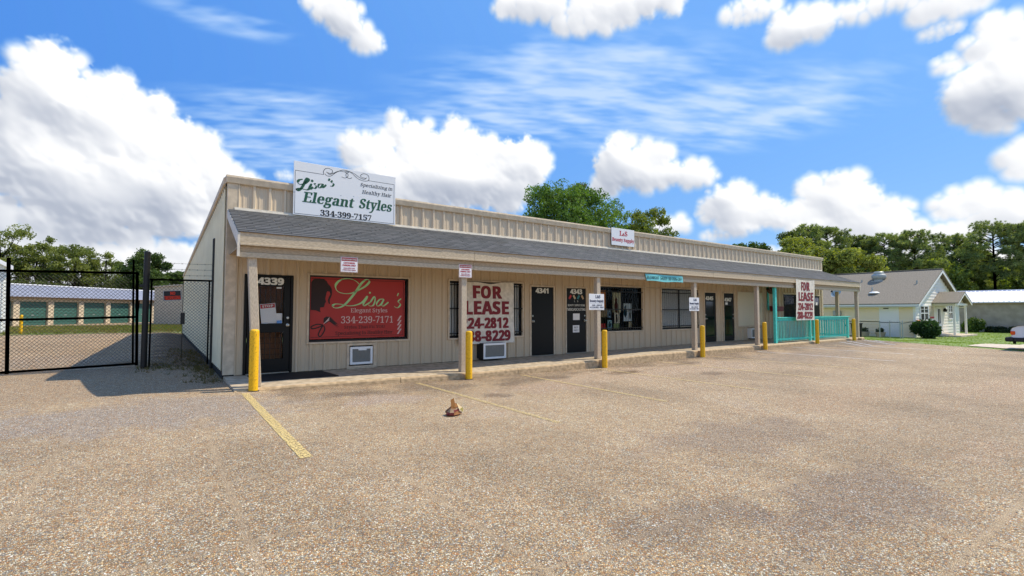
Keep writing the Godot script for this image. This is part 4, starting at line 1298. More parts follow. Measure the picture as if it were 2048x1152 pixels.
# ---------------------------------------------------------------- air conditioners
func air_conditioner(at: Vector3, w: float, h: float, d: float, label: String, framed: bool) -> void:
	var o := thing("air_conditioner", label, "air conditioner", at, 0, "wall air conditioners")
	var b := MB.new()
	b.bevel(Vector3(0, 0, -.2), Vector3(w, h, d - .03), .01)
	obj("case", b, M.dark_plastic if d > .3 else M.white_plastic, o)
	var f := MB.new()
	var k := .055
	for e in [[0, k, 0, h], [w - k, w, 0, h], [k, w - k, h - k, h], [k, w - k, 0, k]]:
		f.bevel(Vector3(e[0], e[2], d - .03), Vector3(e[1], e[3], d + .004), .006)
	obj("front_frame", f, M.white_plastic, o)
	var g := MB.new()
	g.box(Vector3(k, k, d - .04), Vector3(w - k, h - k, d - .028))
	obj("coil", g, M.grey_grille, o)
	var s := MB.new()
	var y := k + .01
	while y < h - k:
		s.box(Vector3(k, y, d - .02), Vector3(w - k, y + .004, d - .012))
		y += .016
	var x := k + .02
	while x < w - k:
		s.box(Vector3(x, k, d - .014), Vector3(x + .004, h - k, d - .008))
		x += .09
	var go := obj("grille", s, M.grey_grille, o)
	go.set_meta("kind", "stuff")
	if framed:
		bx("control_strip", o, M.white_plastic, Vector3(w * .36, h - k - .035, d - .03), Vector3(w * .72, h - k + .004, d + .006), .004)
		obj("wood_frame", ring(-.02, w + .02, -.03, h + .03, .055, -.1, .045), M.trim, o)
		bx("sill", o, M.fascia, Vector3(-.09, -.11, .046), Vector3(w + .09, -.055, .075), .004)
	else:
		bx("bracket", o, M.black_metal, Vector3(.04, -.03, .0), Vector3(w - .04, -.002, d - .05), .004)
# ---------------------------------------------------------------- bollards
func bollards() -> void:
	var b := thing("bollard", "", "bollard", Vector3.ZERO, 0, "yellow bollards along the walk")
	var m := MB.new()
	m.lathe([Vector2(.077, -.3), Vector2(.077, 1.045), Vector2(.075, 1.065), Vector2(.068, 1.08), Vector2(.05, 1.092), Vector2(0, 1.096)], Transform3D.IDENTITY, 24)
	obj("sleeve", m, M.yellow, b)
	var g := MB.new()
	g.lathe([Vector2(.11, -.05), Vector2(.10, .004), Vector2(.076, .012)], Transform3D.IDENTITY, 16)
	obj("footing", g, M.tar, b)
	var L := ["yellow bollard in front of the door numbered 4339", "yellow bollard in front of the FOR LEASE window banner", "yellow bollard beside the door numbered 4343", "yellow bollard just left of the door numbered 4345", "leaning yellow bollard just left of the turquoise railing", "yellow bollard in front of the middle of the turquoise railing", "yellow bollard at the far corner post of the porch"]
	var P := [[.29, 1.98], [4.66, 2.07], [8.99, 2.12], [13.58, 2.14], [17.7, 2.1], [22.1, 2.08], [25.94, 2.1]]
	for i in 7:
		var o: Node3D = b if i == 0 else copy(b, L[i], Vector3.ZERO)
		o.set_meta("label", L[i])
		o.position = Vector3(P[i][0], gy(P[i][0], P[i][1]) - (.05 if i > 1 else 0.0), P[i][1])
		if i == 4: o.rotation = Vector3(0, 0, .045)
		if i == 6: o.rotation = Vector3(0, 0, .02)
	var o := copy(b, "short yellow bollard in the yard behind the gate by the white shed", Vector3(-7.57, .1, -27.4))
	o.remove_meta("group")
# ---------------------------------------------------------------- turquoise railing
func railing() -> void:
	var o := thing("porch_railing", "turquoise painted wooden railing with tall corner post around the end of the porch", "railing")
	var z := 1.70
	var yb := walk_out(20.0) + .01
	bx("tall_post", o, M.teal, Vector3(19.22, yb, z - .05), Vector3(19.36, 2.37, z + .05), .006)
	for x in [22.25, 22.62, 26.22]:
		bx("post", o, M.teal, Vector3(x, yb, z - .045), Vector3(x + .12, 1.08, z + .045), .006)
	bx("cap_rail", o, M.teal, Vector3(19.36, 1.115, z - .07), Vector3(26.42, 1.155, z + .075), .005)
	bx("top_rail", o, M.teal, Vector3(19.362, 1.0, z - .02), Vector3(26.38, 1.113, z + .02), .004)
	bx("bottom_rail", o, M.teal, Vector3(19.362, .215, z - .02), Vector3(26.3, .285, z + .02), .004)
	var x := 19.45
	var k := 0
	while x < 26.2:
		if not (x > 22.2 and x < 22.75):
			var dx := .006 * sin(k * 2.7)
			bx("baluster", o, M.teal, Vector3(x + dx, yb + .05, z + .022), Vector3(x + dx + .036, 1.05, z + .033), .002)
		x += .122
		k += 1
	# the return to the wall
	bx("cap_rail", o, M.teal, Vector3(26.30, 1.11, .05), Vector3(26.42, 1.15, z - .071), .005)
	bx("bottom_rail", o, M.teal, Vector3(26.33, .215, .05), Vector3(26.38, .285, z - .05), .004)
	var q := .15
	while q < z - .1:
		bx("baluster", o, M.teal, Vector3(26.385, yb + .05, q), Vector3(26.415, 1.1, q + .042), .003)
		q += .113
	var p := thing("wall_post", "narrow turquoise board fixed to the shop wall behind the railing", "board", Vector3(22.0, 1.45, .034))
	bx("board", p, M.teal, Vector3(-.05, 0, 0), Vector3(.05, 1.1, .04), .004)
	var r := thing("planter_box", "small red box hanging on the wall behind the tall turquoise post", "planter", Vector3(21.98, 1.40, .10))
	bx("trough", r, mat("red_paint", Color(.52, .07, .09), .5, grime, Vector3(2, 2, 2)), Vector3(.1, 0, 0), Vector3(.95, .20, .2), .01)
	bx("rim", r, M.red_paint, Vector3(.07, .2, -.02), Vector3(.98, .23, .22), .005)
	var h := thing("hanging_basket", "brown hanging basket of dry flowers under the porch roof", "basket", Vector3(20.9, 2.36, .75))
	var m := MB.new()
	m.lathe([Vector2(0, -.2), Vector2(.12, -.17), Vector2(.18, -.02), Vector2(.19, 0), Vector2(.17, -.01), Vector2(0, -.03)])
	obj("basket", m, M.bark, h)
	var t := MB.new()
	for i in 3: t.tube(Vector3(.17 * cos(i * 2.1), 0, .17 * sin(i * 2.1)), Vector3(0, .24, 0), .004, .004, 4)
	obj("chain", t, M.black_metal, h)
	var f := MB.new()
	var rg := RandomNumberGenerator.new()
	rg.seed = 9
	for i in 60:
		var d := Vector3(rg.randfn(), absf(rg.randfn()) * .5, rg.randfn()).normalized() * .2
		f.tube(d * .2, d, .006, .012, 3)
	var fo := obj("dry_flowers", f, mat("dry_flower", Color(.42, .20, .20), .9), h)
	fo.set_meta("kind", "stuff")
# ---------------------------------------------------------------- chain-link fence and gate
func links(mb: MB, x0: float, x1: float, y0: float, y1: float, s: float, r: float) -> void:
	var w := x1 - x0
	var h := y1 - y0
	for dir in 2:
		var c := -h
		while c < w:
			var a := Vector2(c, 0)
			var b := Vector2(c + h, h)
			if a.x < 0: a = Vector2(0, -c)
			if b.x > w: b = Vector2(w, w - c)
			if b.x - a.x > .01:
				var p := Vector3(x0 + a.x, y0 + a.y, r * (1 if dir else -1))
				var q := Vector3(x0 + b.x, y0 + b.y, r * (1 if dir else -1))
				if dir:
					p.x = x1 - a.x; q.x = x1 - b.x
				mb.tube(p, q, r, r, 3, false)
			c += s
func fence() -> void:
	var z := -2.3
	var o := thing("sliding_gate", "wide black chain-link gate standing closed across the gravel yard", "gate", Vector3(-1.50, .19, z - .06))
	o.rotation.z = .022
	var m := MB.new()
	for e in [[0.0, .03], [-2.10, .032], [-5.2, .032]]:
		m = MB.new()
		m.tube(Vector3(e[0], -.02, 0), Vector3(e[0], 2.11 if e[0] == 0.0 else 2.36, 0), e[1], e[1], 10)
		obj("upright", m, M.black_metal, o)
	for y in [0.02, 1.085, 2.09]:
		m = MB.new()
		m.tube(Vector3(-5.2, y, 0), Vector3(0, y, 0), .026, .026, 10)
		obj("rail", m, M.black_metal, o)
	m = MB.new()
	links(m, -5.2, 0, .02, 2.09, .075, .0042)
	var c := obj("chain_link", m, M.black_metal, o)
	c.set_meta("kind", "stuff")
	m = MB.new()
	m.tube(Vector3(-.07, 0, .0), Vector3(-.07, 2.4, .0), .02, .02, 8)
	obj("upright", m, M.black_metal, o)
	o = thing("fence_panel", "narrow black chain-link fence panel with barbed wire joining the shop's side wall", "fence", Vector3(0, 0, z))
	for e in [[-1.37, .062, 2.76, .05], [-.045, .042, 3.2, .02]]:
		m = MB.new()
		m.lathe([Vector2(e[1], 0), Vector2(e[1], e[2] - .02), Vector2(e[1] * .7, e[2]), Vector2(0, e[2] + .01)], Transform3D(Basis.IDENTITY, Vector3(e[0], e[3] - .02, 0)), 14)
		obj("post", m, M.black_metal, o)
	for e in [[-1.27, .12, 2.15], [-.13, .12, 2.15]]:
		m = MB.new()
		m.tube(Vector3(e[0], e[1], 0), Vector3(e[0], e[2], 0), .017, .017, 8)
		obj("stile", m, M.black_metal, o)
	m = MB.new()
	m.tube(Vector3(-1.31, 2.14, 0), Vector3(-.08, 2.15, 0), .021, .021, 8)
	obj("top_rail", m, M.black_metal, o)
	m = MB.new()
	links(m, -1.30, -.1, .1, 2.14, .075, .0042)
	c = obj("chain_link", m, M.black_metal, o)
	c.set_meta("kind", "stuff")
	for k in 3:
		m = MB.new()
		var y := 2.27 + k * .14
		for j in 8:
			var a := Vector3(lerpf(-1.31, -.08, j / 8.0), y - .012 * sin(PI * j / 8.0), 0)
			var b := Vector3(lerpf(-1.31, -.08, (j + 1) / 8.0), y - .012 * sin(PI * (j + 1) / 8.0), 0)
			m.tube(a, b, .003, .003, 4)
			m.tube(b + Vector3(-.012, .02, .01), b + Vector3(.012, -.02, -.01), .002, .002, 3)
			m.tube(b + Vector3(.012, .02, -.01), b + Vector3(-.012, -.02, .01), .002, .002, 3)
		obj("barbed_wire", m, M.black_metal, o)
	for y in [.35, .8, 1.3, 1.8]:
		m = MB.new()
		m.tube(Vector3(-.13, y, 0), Vector3(-.05, y, 0), .008, .008, 6)
		obj("clip", m, M.black_metal, o)
	bx("hinge", o, M.black_metal, Vector3(-1.50, 1.96, -.05), Vector3(-1.36, 2.02, .04), .006)
	o = thing("gate_lock", "black lock box on a thin rod fixed to the narrow fence panel", "lock", Vector3(-.66, 0, z + .03))
	bx("case", o, M.black_metal, Vector3(-.04, 1.10, -.02), Vector3(.045, 1.37, .05), .01)
	m = MB.new()
	m.tube(Vector3(0, .25, 0), Vector3(0, 2.12, 0), .006, .006, 6)
	obj("rod", m, M.galvanised, o)
	o = thing("warning_sign", "tilted black and orange NO TRESPASSING sign wired to the fence panel", "sign", Vector3(-.87, 1.775, z + .035))
	o.rotation.z = .06
	bx("panel", o, M.black_ink, Vector3(-.18, -.12, 0), Vector3(.18, .12, .004), .001)
	m = MB.new()
	letters(m, "NO", "sans_bold", -.04, .055, .015, .075, .004)
	letters(m, "TRESPASSING", "sans_bold", -.155, .155, -.095, .085, .004)
	obj("lettering", m, M.orange_print, o)
	m = MB.new()
	for q in [[-.172, .172, -.114, -.108], [-.172, .172, .108, .114], [-.172, -.166, -.108, .108], [.166, .172, -.108, .108]]:
		m.quad(Vector3(q[0], q[2], .0046), Vector3(q[1], q[2], .0046), Vector3(q[1], q[3], .0046), Vector3(q[0], q[3], .0046))
	obj("border", m, M.white_paint, o)
# ---------------------------------------------------------------- small things
func small_things() -> void:
	air_conditioner(Vector3(2.60, .135, .0), .545, .42, .045, "white framed air conditioner set in the wall under the red window", true)
	air_conditioner(Vector3(6.13, walk_in(6.5) + .05, .03), .74, .43, .34, "white faced air conditioner jutting from the wall under the FOR LEASE banner", false)
	air_conditioner(Vector3(20.22, .20, .03), .72, .44, .17, "white air conditioner jutting from the wall under the boarded window", false)
	var o := thing("door_mat", "black rubber mat lying before the door numbered 4339", "mat", Vector3(.42, walk_in(1) + .0, .16))
	var m := MB.new()
	m.hexa([Vector3(0, walk_out(.8) * .5 + walk_in(.8) * .5 - walk_in(1) + .0, 1.0), Vector3(1.6, -.002, 1.0), Vector3(1.5, .0, 0), Vector3(0, .0, 0), Vector3(0, .008, 1.0), Vector3(1.6, .006, 1.0), Vector3(1.5, .014, 0), Vector3(0, .014, 0)])
	obj("sheet", m, M.rubber, o)
	# the crumpled paper bag
	o = thing("paper_bag", "crumpled brown and red paper bag lying on the gravelled lot", "bag", Vector3(2.35, gy(2.35, 5.55), 5.55), .5)
	m = MB.new()
	var rg := RandomNumberGenerator.new()
	rg.seed = 17
	var P := []
	var prof := [Vector2(.09, .004), Vector2(.125, .025), Vector2(.115, .06), Vector2(.085, .10), Vector2(.03, .125)]
	for j in prof.size():
		for i in 11:
			var k := 1.0 + rg.randf_range(-.2, .2)
			P.append(Vector3(cos(TAU * i / 11) * prof[j].x * k * 1.05, prof[j].y * rg.randf_range(.8, 1.15), sin(TAU * i / 11) * prof[j].x * k * .75))
	var cols := [Color(.17, .07, .025), Color(.16, .018, .012), Color(.26, .11, .035), Color(.13, .015, .01), Color(.28, .19, .11), Color(.16, .06, .02)]
	for j in prof.size() - 1:
		for i in 11:
			var i2 := (i + 1) % 11
			var c: Color = cols[(i / 2 + j) % 6]
			m.tri(P[j * 11 + i], P[j * 11 + 11 + i], P[j * 11 + i2])
			m.tri(P[j * 11 + i2], P[j * 11 + 11 + i], P[j * 11 + 11 + i2])
			for q in 6: m.c.append(c if q < 3 else c * .92)
	obj("bag", m, M.vertex_tint, o)
	var f := MB.new()
	var fl := [[[Vector3(-.07, .09, .02), Vector3(.0, .10, .05), Vector3(-.01, .245, .02), Vector3(-.05, .225, -.01)], Color(.27, .12, .03)], [[Vector3(-.03, .12, .04), Vector3(.05, .11, .06), Vector3(.03, .165, .03), Vector3(-.02, .19, .02)], Color(.29, .12, .03)], [[Vector3(.02, .09, .09), Vector3(.17, .07, .05), Vector3(.22, .085, .0), Vector3(.06, .165, .02)], Color(.50, .38, .20)], [[Vector3(.02, .088, .10), Vector3(.09, .04, .11), Vector3(.22, .082, .03), Vector3(.1, .09, .075)], Color(.20, .17, .03)], [[Vector3(.06, .163, .015), Vector3(.19, .087, -.005), Vector3(.18, .09, -.03), Vector3(.05, .15, -.03)], Color(.25, .10, .03)], [[Vector3(.04, .01, .10), Vector3(.13, .005, .09), Vector3(.10, .045, .07), Vector3(.05, .05, .08)], Color(.34, .22, .14)]]
	for e in fl:
		f.quad(e[0][0], e[0][1], e[0][2], e[0][3])
		for q in 4: f.c.append(e[1])
	obj("torn_flap", f, M.vertex_tint, o)
	# a clothes line of string between two posts
	o = thing("string_line", "thin pale string stretched between the porch posts below the sale banner", "string", Vector3(9.18, 2.26, 1.74))
	m = MB.new()
	for i in 12:
		var a := i / 12.0
		var b := (i + 1) / 12.0
		m.tube(Vector3(a * 4.5, -.10 * sin(PI * a) - .05 * a, 0), Vector3(b * 4.5, -.10 * sin(PI * b) - .05 * b, 0), .0035, .0035, 4, false)
	obj("string", m, M.white_plastic, o)
# ---------------------------------------------------------------- neighbouring buildings
const YZ := Basis(Vector3(0, 0, 1), Vector3(0, 1, 0), Vector3(-1, 0, 0))   # an outline drawn in (z, y), thickness towards -x
func lap(o: Node, called: String, mt: Material, a: Vector3, b: Vector3, along_x: bool, y0: float, y1: float) -> void:
	# one lapped board: its lower edge stands proud
	var m := MB.new()
	if along_x:
		m.hexa([Vector3(a.x, y0, a.z + .036), Vector3(b.x, y0, a.z + .036), Vector3(b.x, y0, a.z - .03), Vector3(a.x, y0, a.z - .03), Vector3(a.x, y1, a.z + .004), Vector3(b.x, y1, a.z + .004), Vector3(b.x, y1, a.z - .03), Vector3(a.x, y1, a.z - .03)])
	else:
		m.hexa([Vector3(a.x - .036, y0, b.z), Vector3(a.x + .03, y0, b.z), Vector3(a.x + .03, y0, a.z), Vector3(a.x - .036, y0, a.z), Vector3(a.x - .004, y1, b.z), Vector3(a.x + .03, y1, b.z), Vector3(a.x + .03, y1, a.z), Vector3(a.x - .004, y1, a.z)])
	obj(called, m, mt, o)
func sash_window(o: Node, x0: float, x1: float, y0: float, y1: float, z: float) -> void:
	var w := obj("window", ring(x0, x1, y0, y1, .09, z, z + .06), M.white_paint, o)
	bx("pane", w, M.glass_dark, Vector3(x0, y0, z + .02), Vector3(x1, y1, z + .025))
	var m := MB.new()
	m.box(Vector3((x0 + x1) / 2 - .06, y0, z + .03), Vector3((x0 + x1) / 2 + .06, y1, z + .05))
	for e in [[x0, (x0 + x1) / 2 - .06], [(x0 + x1) / 2 + .06, x1]]:
		m.box(Vector3(e[0], (y0 + y1) / 2 - .03, z + .03), Vector3(e[1], (y0 + y1) / 2 + .03, z + .05))
		m.box(Vector3(e[0], (y0 + y1) / 2 + .26, z + .03), Vector3(e[1], (y0 + y1) / 2 + .285, z + .05))
	obj("muntin", m, M.white_paint, w)
func house() -> void:
	var o := thing("house", "pale yellow lap-sided cottage with grey gabled roof and small front porch", "house")
	var X := 40.3
	var XR := 50.5
	var Z := .56
	var ZB := -24.0
	var G := -.6
	var E := 2.02
	var RX := 45.4
	var RY := 4.42
	bx("core", o, M.house_siding, Vector3(X + .04, G, ZB), Vector3(XR - .04, E, Z - .04))
	var m := MB.new()
	m.prism(PackedVector2Array([Vector2(X + .04, E), Vector2(XR - .04, E), Vector2(RX, RY - .12)]), ZB, Z - .04)
	obj("gable_core", m, M.house_siding, o)
	var y := -.40
	while y < E:
		lap(o, "siding_board", M.house_yellow, Vector3(X, 0, ZB), Vector3(X, 0, Z), false, y, y + .225)
		lap(o, "siding_board", M.house_siding, Vector3(X, 0, Z), Vector3(XR, 0, Z), true, y, y + .225)
		y += .22
	while y < RY - .3:
		var k := (y + .22 - E) / (RY - .1 - E)
		lap(o, "siding_board", M.house_siding, Vector3(lerpf(X, RX, k), 0, Z), Vector3(lerpf(XR, RX, k), 0, Z), true, y, y + .225)
		y += .22
	for e in [[X - .035, Z - .1, X + .10, Z + .035], [XR - .1, Z - .1, XR + .035, Z + .035]]:
		bx("corner_board", o, M.white_paint, Vector3(e[0], -.42, e[1]), Vector3(e[2], E, e[3]), .004)
	# roof: two slopes with an overhang
	var s := (RY - E) / (RX - X)
	for side in 2:
		m = MB.new()
		var ex := X - .42 if side == 0 else XR + .42
		var ey := E - .42 * s + .1
		var a := PackedVector2Array([Vector2(ex, ey), Vector2(ex, ey - .06), Vector2(RX, RY), Vector2(RX, RY + .09)])
		m.prism(a, ZB - .3, Z + .36)
		obj("roof_slope", m, M.house_shingle, o)
		m = MB.new()
		m.prism(PackedVector2Array([Vector2(ex, ey - .065), Vector2(ex, ey - .24), Vector2(ex + (.06 if side == 0 else -.06), ey - .22), Vector2(RX, RY - .20), Vector2(RX, RY - .005)]), Z + .3, Z + .345)
		obj("barge_board", m, M.white_paint, o)
		bx("eave_board", o, M.white_paint, Vector3(minf(ex, ex + (.05 if side == 0 else -.05)) - .0, ey - .24, ZB - .3), Vector3(maxf(ex, ex + (.05 if side == 0 else -.05)), ey - .07, Z + .29), .004)
		bx("soffit", o, M.house_yellow, Vector3(minf(ex, X if side == 0 else XR), ey - .2, ZB), Vector3(maxf(ex, X if side == 0 else XR), ey - .17, Z + .29))
	bx("ridge_cap", o, M.house_shingle, Vector3(RX - .15, RY + .06, ZB - .3), Vector3(RX + .15, RY + .11, Z + .36), .02)
	# the side door
	m = MB.new()
	m.bevel(Vector3(X - .05, -.42, -1.36), Vector3(X, 1.68, -.42), .004)
	var d := obj("door", m, M.white_paint, o)
	for e in [[-1.46, -1.36, -.42, 1.78], [-.42, -.32, -.42, 1.78], [-1.36, -.42, 1.685, 1.78]]:
		bx("door_frame", d, M.white_paint, Vector3(X - .06, e[2], e[0]), Vector3(X - .02, e[3], e[1]), .004)
	bx("door_closer", d, M.dark_plastic, Vector3(X - .10, 1.56, -1.2), Vector3(X - .05, 1.62, -.9), .01)
	for e in [-3.6, -3.0]:
		m = MB.new()
		m.tube(Vector3(X - .06, .35, e), Vector3(X, .35, e), .06, .06, 10)
		obj("vent_outlet", m, M.dark_plastic, o)
	# front windows, door and porch
	sash_window(o, 41.25, 42.8, .80, 1.72, Z + .02)
	sash_window(o, 47.7, 48.6, .85, 1.78, Z + .02)
	bx("shutter", o, M.white_paint, Vector3(48.75, .8, Z + .02), Vector3(49.3, 1.8, Z + .05), .004)
	m = MB.new()
	m.bevel(Vector3(44.85, -.38, Z + .0), Vector3(45.8, 1.72, Z + .05), .005)
	d = obj("door", m, M.white_paint, o)
	bx("door_glass", d, M.glass_dark, Vector3(45.05, .5, Z + .05), Vector3(45.6, 1.55, Z + .055))
	bx("door_scroll", d, M.white_paint, Vector3(45.28, .55, Z + .055), Vector3(45.36, 1.5, Z + .06))
	bx("notice", o, M.storage_wall, Vector3(43.2, 1.05, Z + .022), Vector3(44.2, 1.75, Z + .04))
	bx("notice", o, M.red_ink, Vector3(43.25, .88, Z + .022), Vector3(44.2, 1.02, Z + .04))
	m = MB.new()
	m.lathe([Vector2(.10, 0), Vector2(.13, .1), Vector2(.06, .26), Vector2(0, .28)], Transform3D(Basis.IDENTITY, Vector3(46.5, 1.35, Z + .12)), 8)
	obj("wall_lamp", m, M.black_metal, o)
	bx("hose_reel", o, mat("orange_hose", Color(.78, .42, .08), .6), Vector3(40.35, .62, Z + .03), Vector3(40.85, .80, Z + .16), .05)
	var P := part_node("porch", o)
	bx("floor", P, M.pale_concrete, Vector3(43.3, -.5, Z + .02), Vector3(47.6, -.26, 2.2), .01)
	for x in [44.1, 46.95]:
		bx("post", P, M.house_siding, Vector3(x - .06, -.26, 1.66), Vector3(x + .06, 1.86, 1.78), .005)
	bx("beam", P, M.house_siding, Vector3(43.95, 1.80, 1.62), Vector3(47.1, 1.95, 1.82), .005)
	for e in [[43.95, 44.05], [47.0, 47.1]]:
		bx("beam", P, M.house_siding, Vector3(e[0], 1.80, Z + .06), Vector3(e[1], 1.95, 1.61), .005)
	for side in 2:
		m = MB.new()
		var ex := 43.72 if side == 0 else 47.33
		m.prism(PackedVector2Array([Vector2(ex, 1.93), Vector2(45.52, 2.72), Vector2(45.52, 2.81), Vector2(ex, 2.0)]), Z + .03, 2.05)
		obj("roof_slope", m, M.house_shingle, P)
		m = MB.new()
		m.prism(PackedVector2Array([Vector2(ex, 1.82), Vector2(45.52, 2.60), Vector2(45.52, 2.72), Vector2(ex, 1.935)]), 2.0, 2.04)
		obj("barge_board", m, M.white_paint, P)
	m = MB.new()
	m.prism(PackedVector2Array([Vector2(43.95, 1.95), Vector2(47.1, 1.95), Vector2(45.52, 2.62)]), 1.60, 1.64)
	obj("gable_panel", m, M.house_yellow, P)
	# things on the roof
	var t := thing("roof_ventilator", "round white metal ventilator on the cottage roof near its ridge", "ventilator", Vector3(44.0, 3.62, -2.6))
	m = MB.new()
	m.lathe([Vector2(.34, 0), Vector2(.33, .20), Vector2(.36, .22), Vector2(.47, .36), Vector2(.48, .50), Vector2(.45, .58), Vector2(.33, .64), Vector2(.33, .76), Vector2(.26, .83), Vector2(0, .85)], Transform3D.IDENTITY, 24)
	obj("hood", m, M.galvanised, t)
	bx("curb", t, M.galvanised, Vector3(-.4, -.3, -.4), Vector3(.4, .10, .4), .02)
	t = thing("roof_vent", "small white mushroom vent low on the cottage roof", "vent", Vector3(41.6, 2.62, -2.15))
	m = MB.new()
	m.lathe([Vector2(.1, -.1), Vector2(.1, .06), Vector2(.34, .08), Vector2(.34, .13), Vector2(.22, .20), Vector2(0, .22)], Transform3D.IDENTITY, 18)
	obj("cap", m, M.white_plastic, t)
	for q in [[42.0, 2.82, -2.4, "thin vent pipe just above the mushroom vent"], [43.0, 3.25, .0, "vent pipe with flashing near the front edge of the cottage roof"], [43.6, 3.5, -3.6, "thin vent pipe beside the round roof ventilator"]]:
		t = thing("vent_pipe", q[3], "pipe", Vector3(q[0], q[1], q[2]))
		m = MB.new()
		m.lathe([Vector2(.16, 0), Vector2(.06, .08), Vector2(.05, .10), Vector2(.05, .36), Vector2(0, .36)], Transform3D.IDENTITY, 10)
		obj("pipe", m, M.galvanised, t)
	t = thing("satellite_dish", "grey satellite dish on a bent mast at the cottage eave", "satellite dish", Vector3(39.85, 1.75, -3.95))
	var f := Transform3D(Basis(Vector3.UP, -1.9) * Basis(Vector3.RIGHT, .9), Vector3(0, .95, 0))
	m = MB.new()
	m.lathe([Vector2(0, 0), Vector2(.15, .012), Vector2(.28, .045), Vector2(.38, .09), Vector2(.385, .095), Vector2(.28, .06), Vector2(.15, .027), Vector2(0, .015)], f, 24)
	obj("reflector", m, M.galvanised, t)
	m = MB.new()
	m.path([Vector3(0, 0, 0), Vector3(0, .6, 0), f * Vector3(0, 0, 0)], .025, 8)
	m.path([f * Vector3(0, 0, .3), f * Vector3(0, .45, .15)], .014, 6)
	obj("mast", m, M.galvanised, t)
	m = MB.new()
	m.bevel(Vector3(-.05, .42, .1), Vector3(.05, .52, .22), .01, f)
	obj("receiver", m, M.dark_plastic, t)
	t = thing("meter_box", "grey electric meter box with a conduit on the cottage side wall", "meter box", Vector3(40.22, 1.05, -4.1))
	bx("case", t, M.galvanised, Vector3(-.14, 0, -.25), Vector3(.04, .38, .25), .02)
	m = MB.new()
	m.tube(Vector3(-.05, .38, 0), Vector3(-.05, .95, 0), .03, .03, 8)
	obj("conduit", m, M.galvanised, t)
	t = thing("wheeled_bin", "dark wheeled rubbish bin behind the porch corner post", "bin", Vector3(35.4, gy(35.4, -1.2), -1.15), .3)
	m = MB.new()
	m.hexa([Vector3(-.22, .06, .24), Vector3(.22, .06, .24), Vector3(.22, .06, -.24), Vector3(-.22, .06, -.24), Vector3(-.28, .95, .30), Vector3(.28, .95, .30), Vector3(.28, .95, -.30), Vector3(-.28, .95, -.30)])
	obj("body", m, M.dark_plastic, t)
	bx("lid", t, M.dark_plastic, Vector3(-.30, .95, -.36), Vector3(.30, 1.01, .33), .015)
	for e in [-.24, .18]:
		m = MB.new()
		m.tube(Vector3(e, .1, -.27), Vector3(e + .06, .1, -.27), .1, .1, 12)
		obj("wheel", m, M.rubber, t)
	for k in 2:
		t = thing("plant_pot", ["left beige tub with a small plant by the cottage wall", "right beige tub with a small plant by the cottage wall"][k], "pot", Vector3(39.4, -.40, -2.1 + k * .95), 0, "tubs by the cottage wall")
		m = MB.new()
		m.lathe([Vector2(.22, 0), Vector2(.30, .30), Vector2(.33, .31), Vector2(.33, .36), Vector2(.28, .36), Vector2(.27, .30), Vector2(0, .30)], Transform3D.IDENTITY, 16)
		obj("tub", m, M.storage_wall, t)
		foliage(t, [[Vector3(0, .42, 0), Vector3(.14, .14, .14)]], 26, .16, Color(.04, .07, .02), Color(.07, .11, .03), 0, 300 + k)
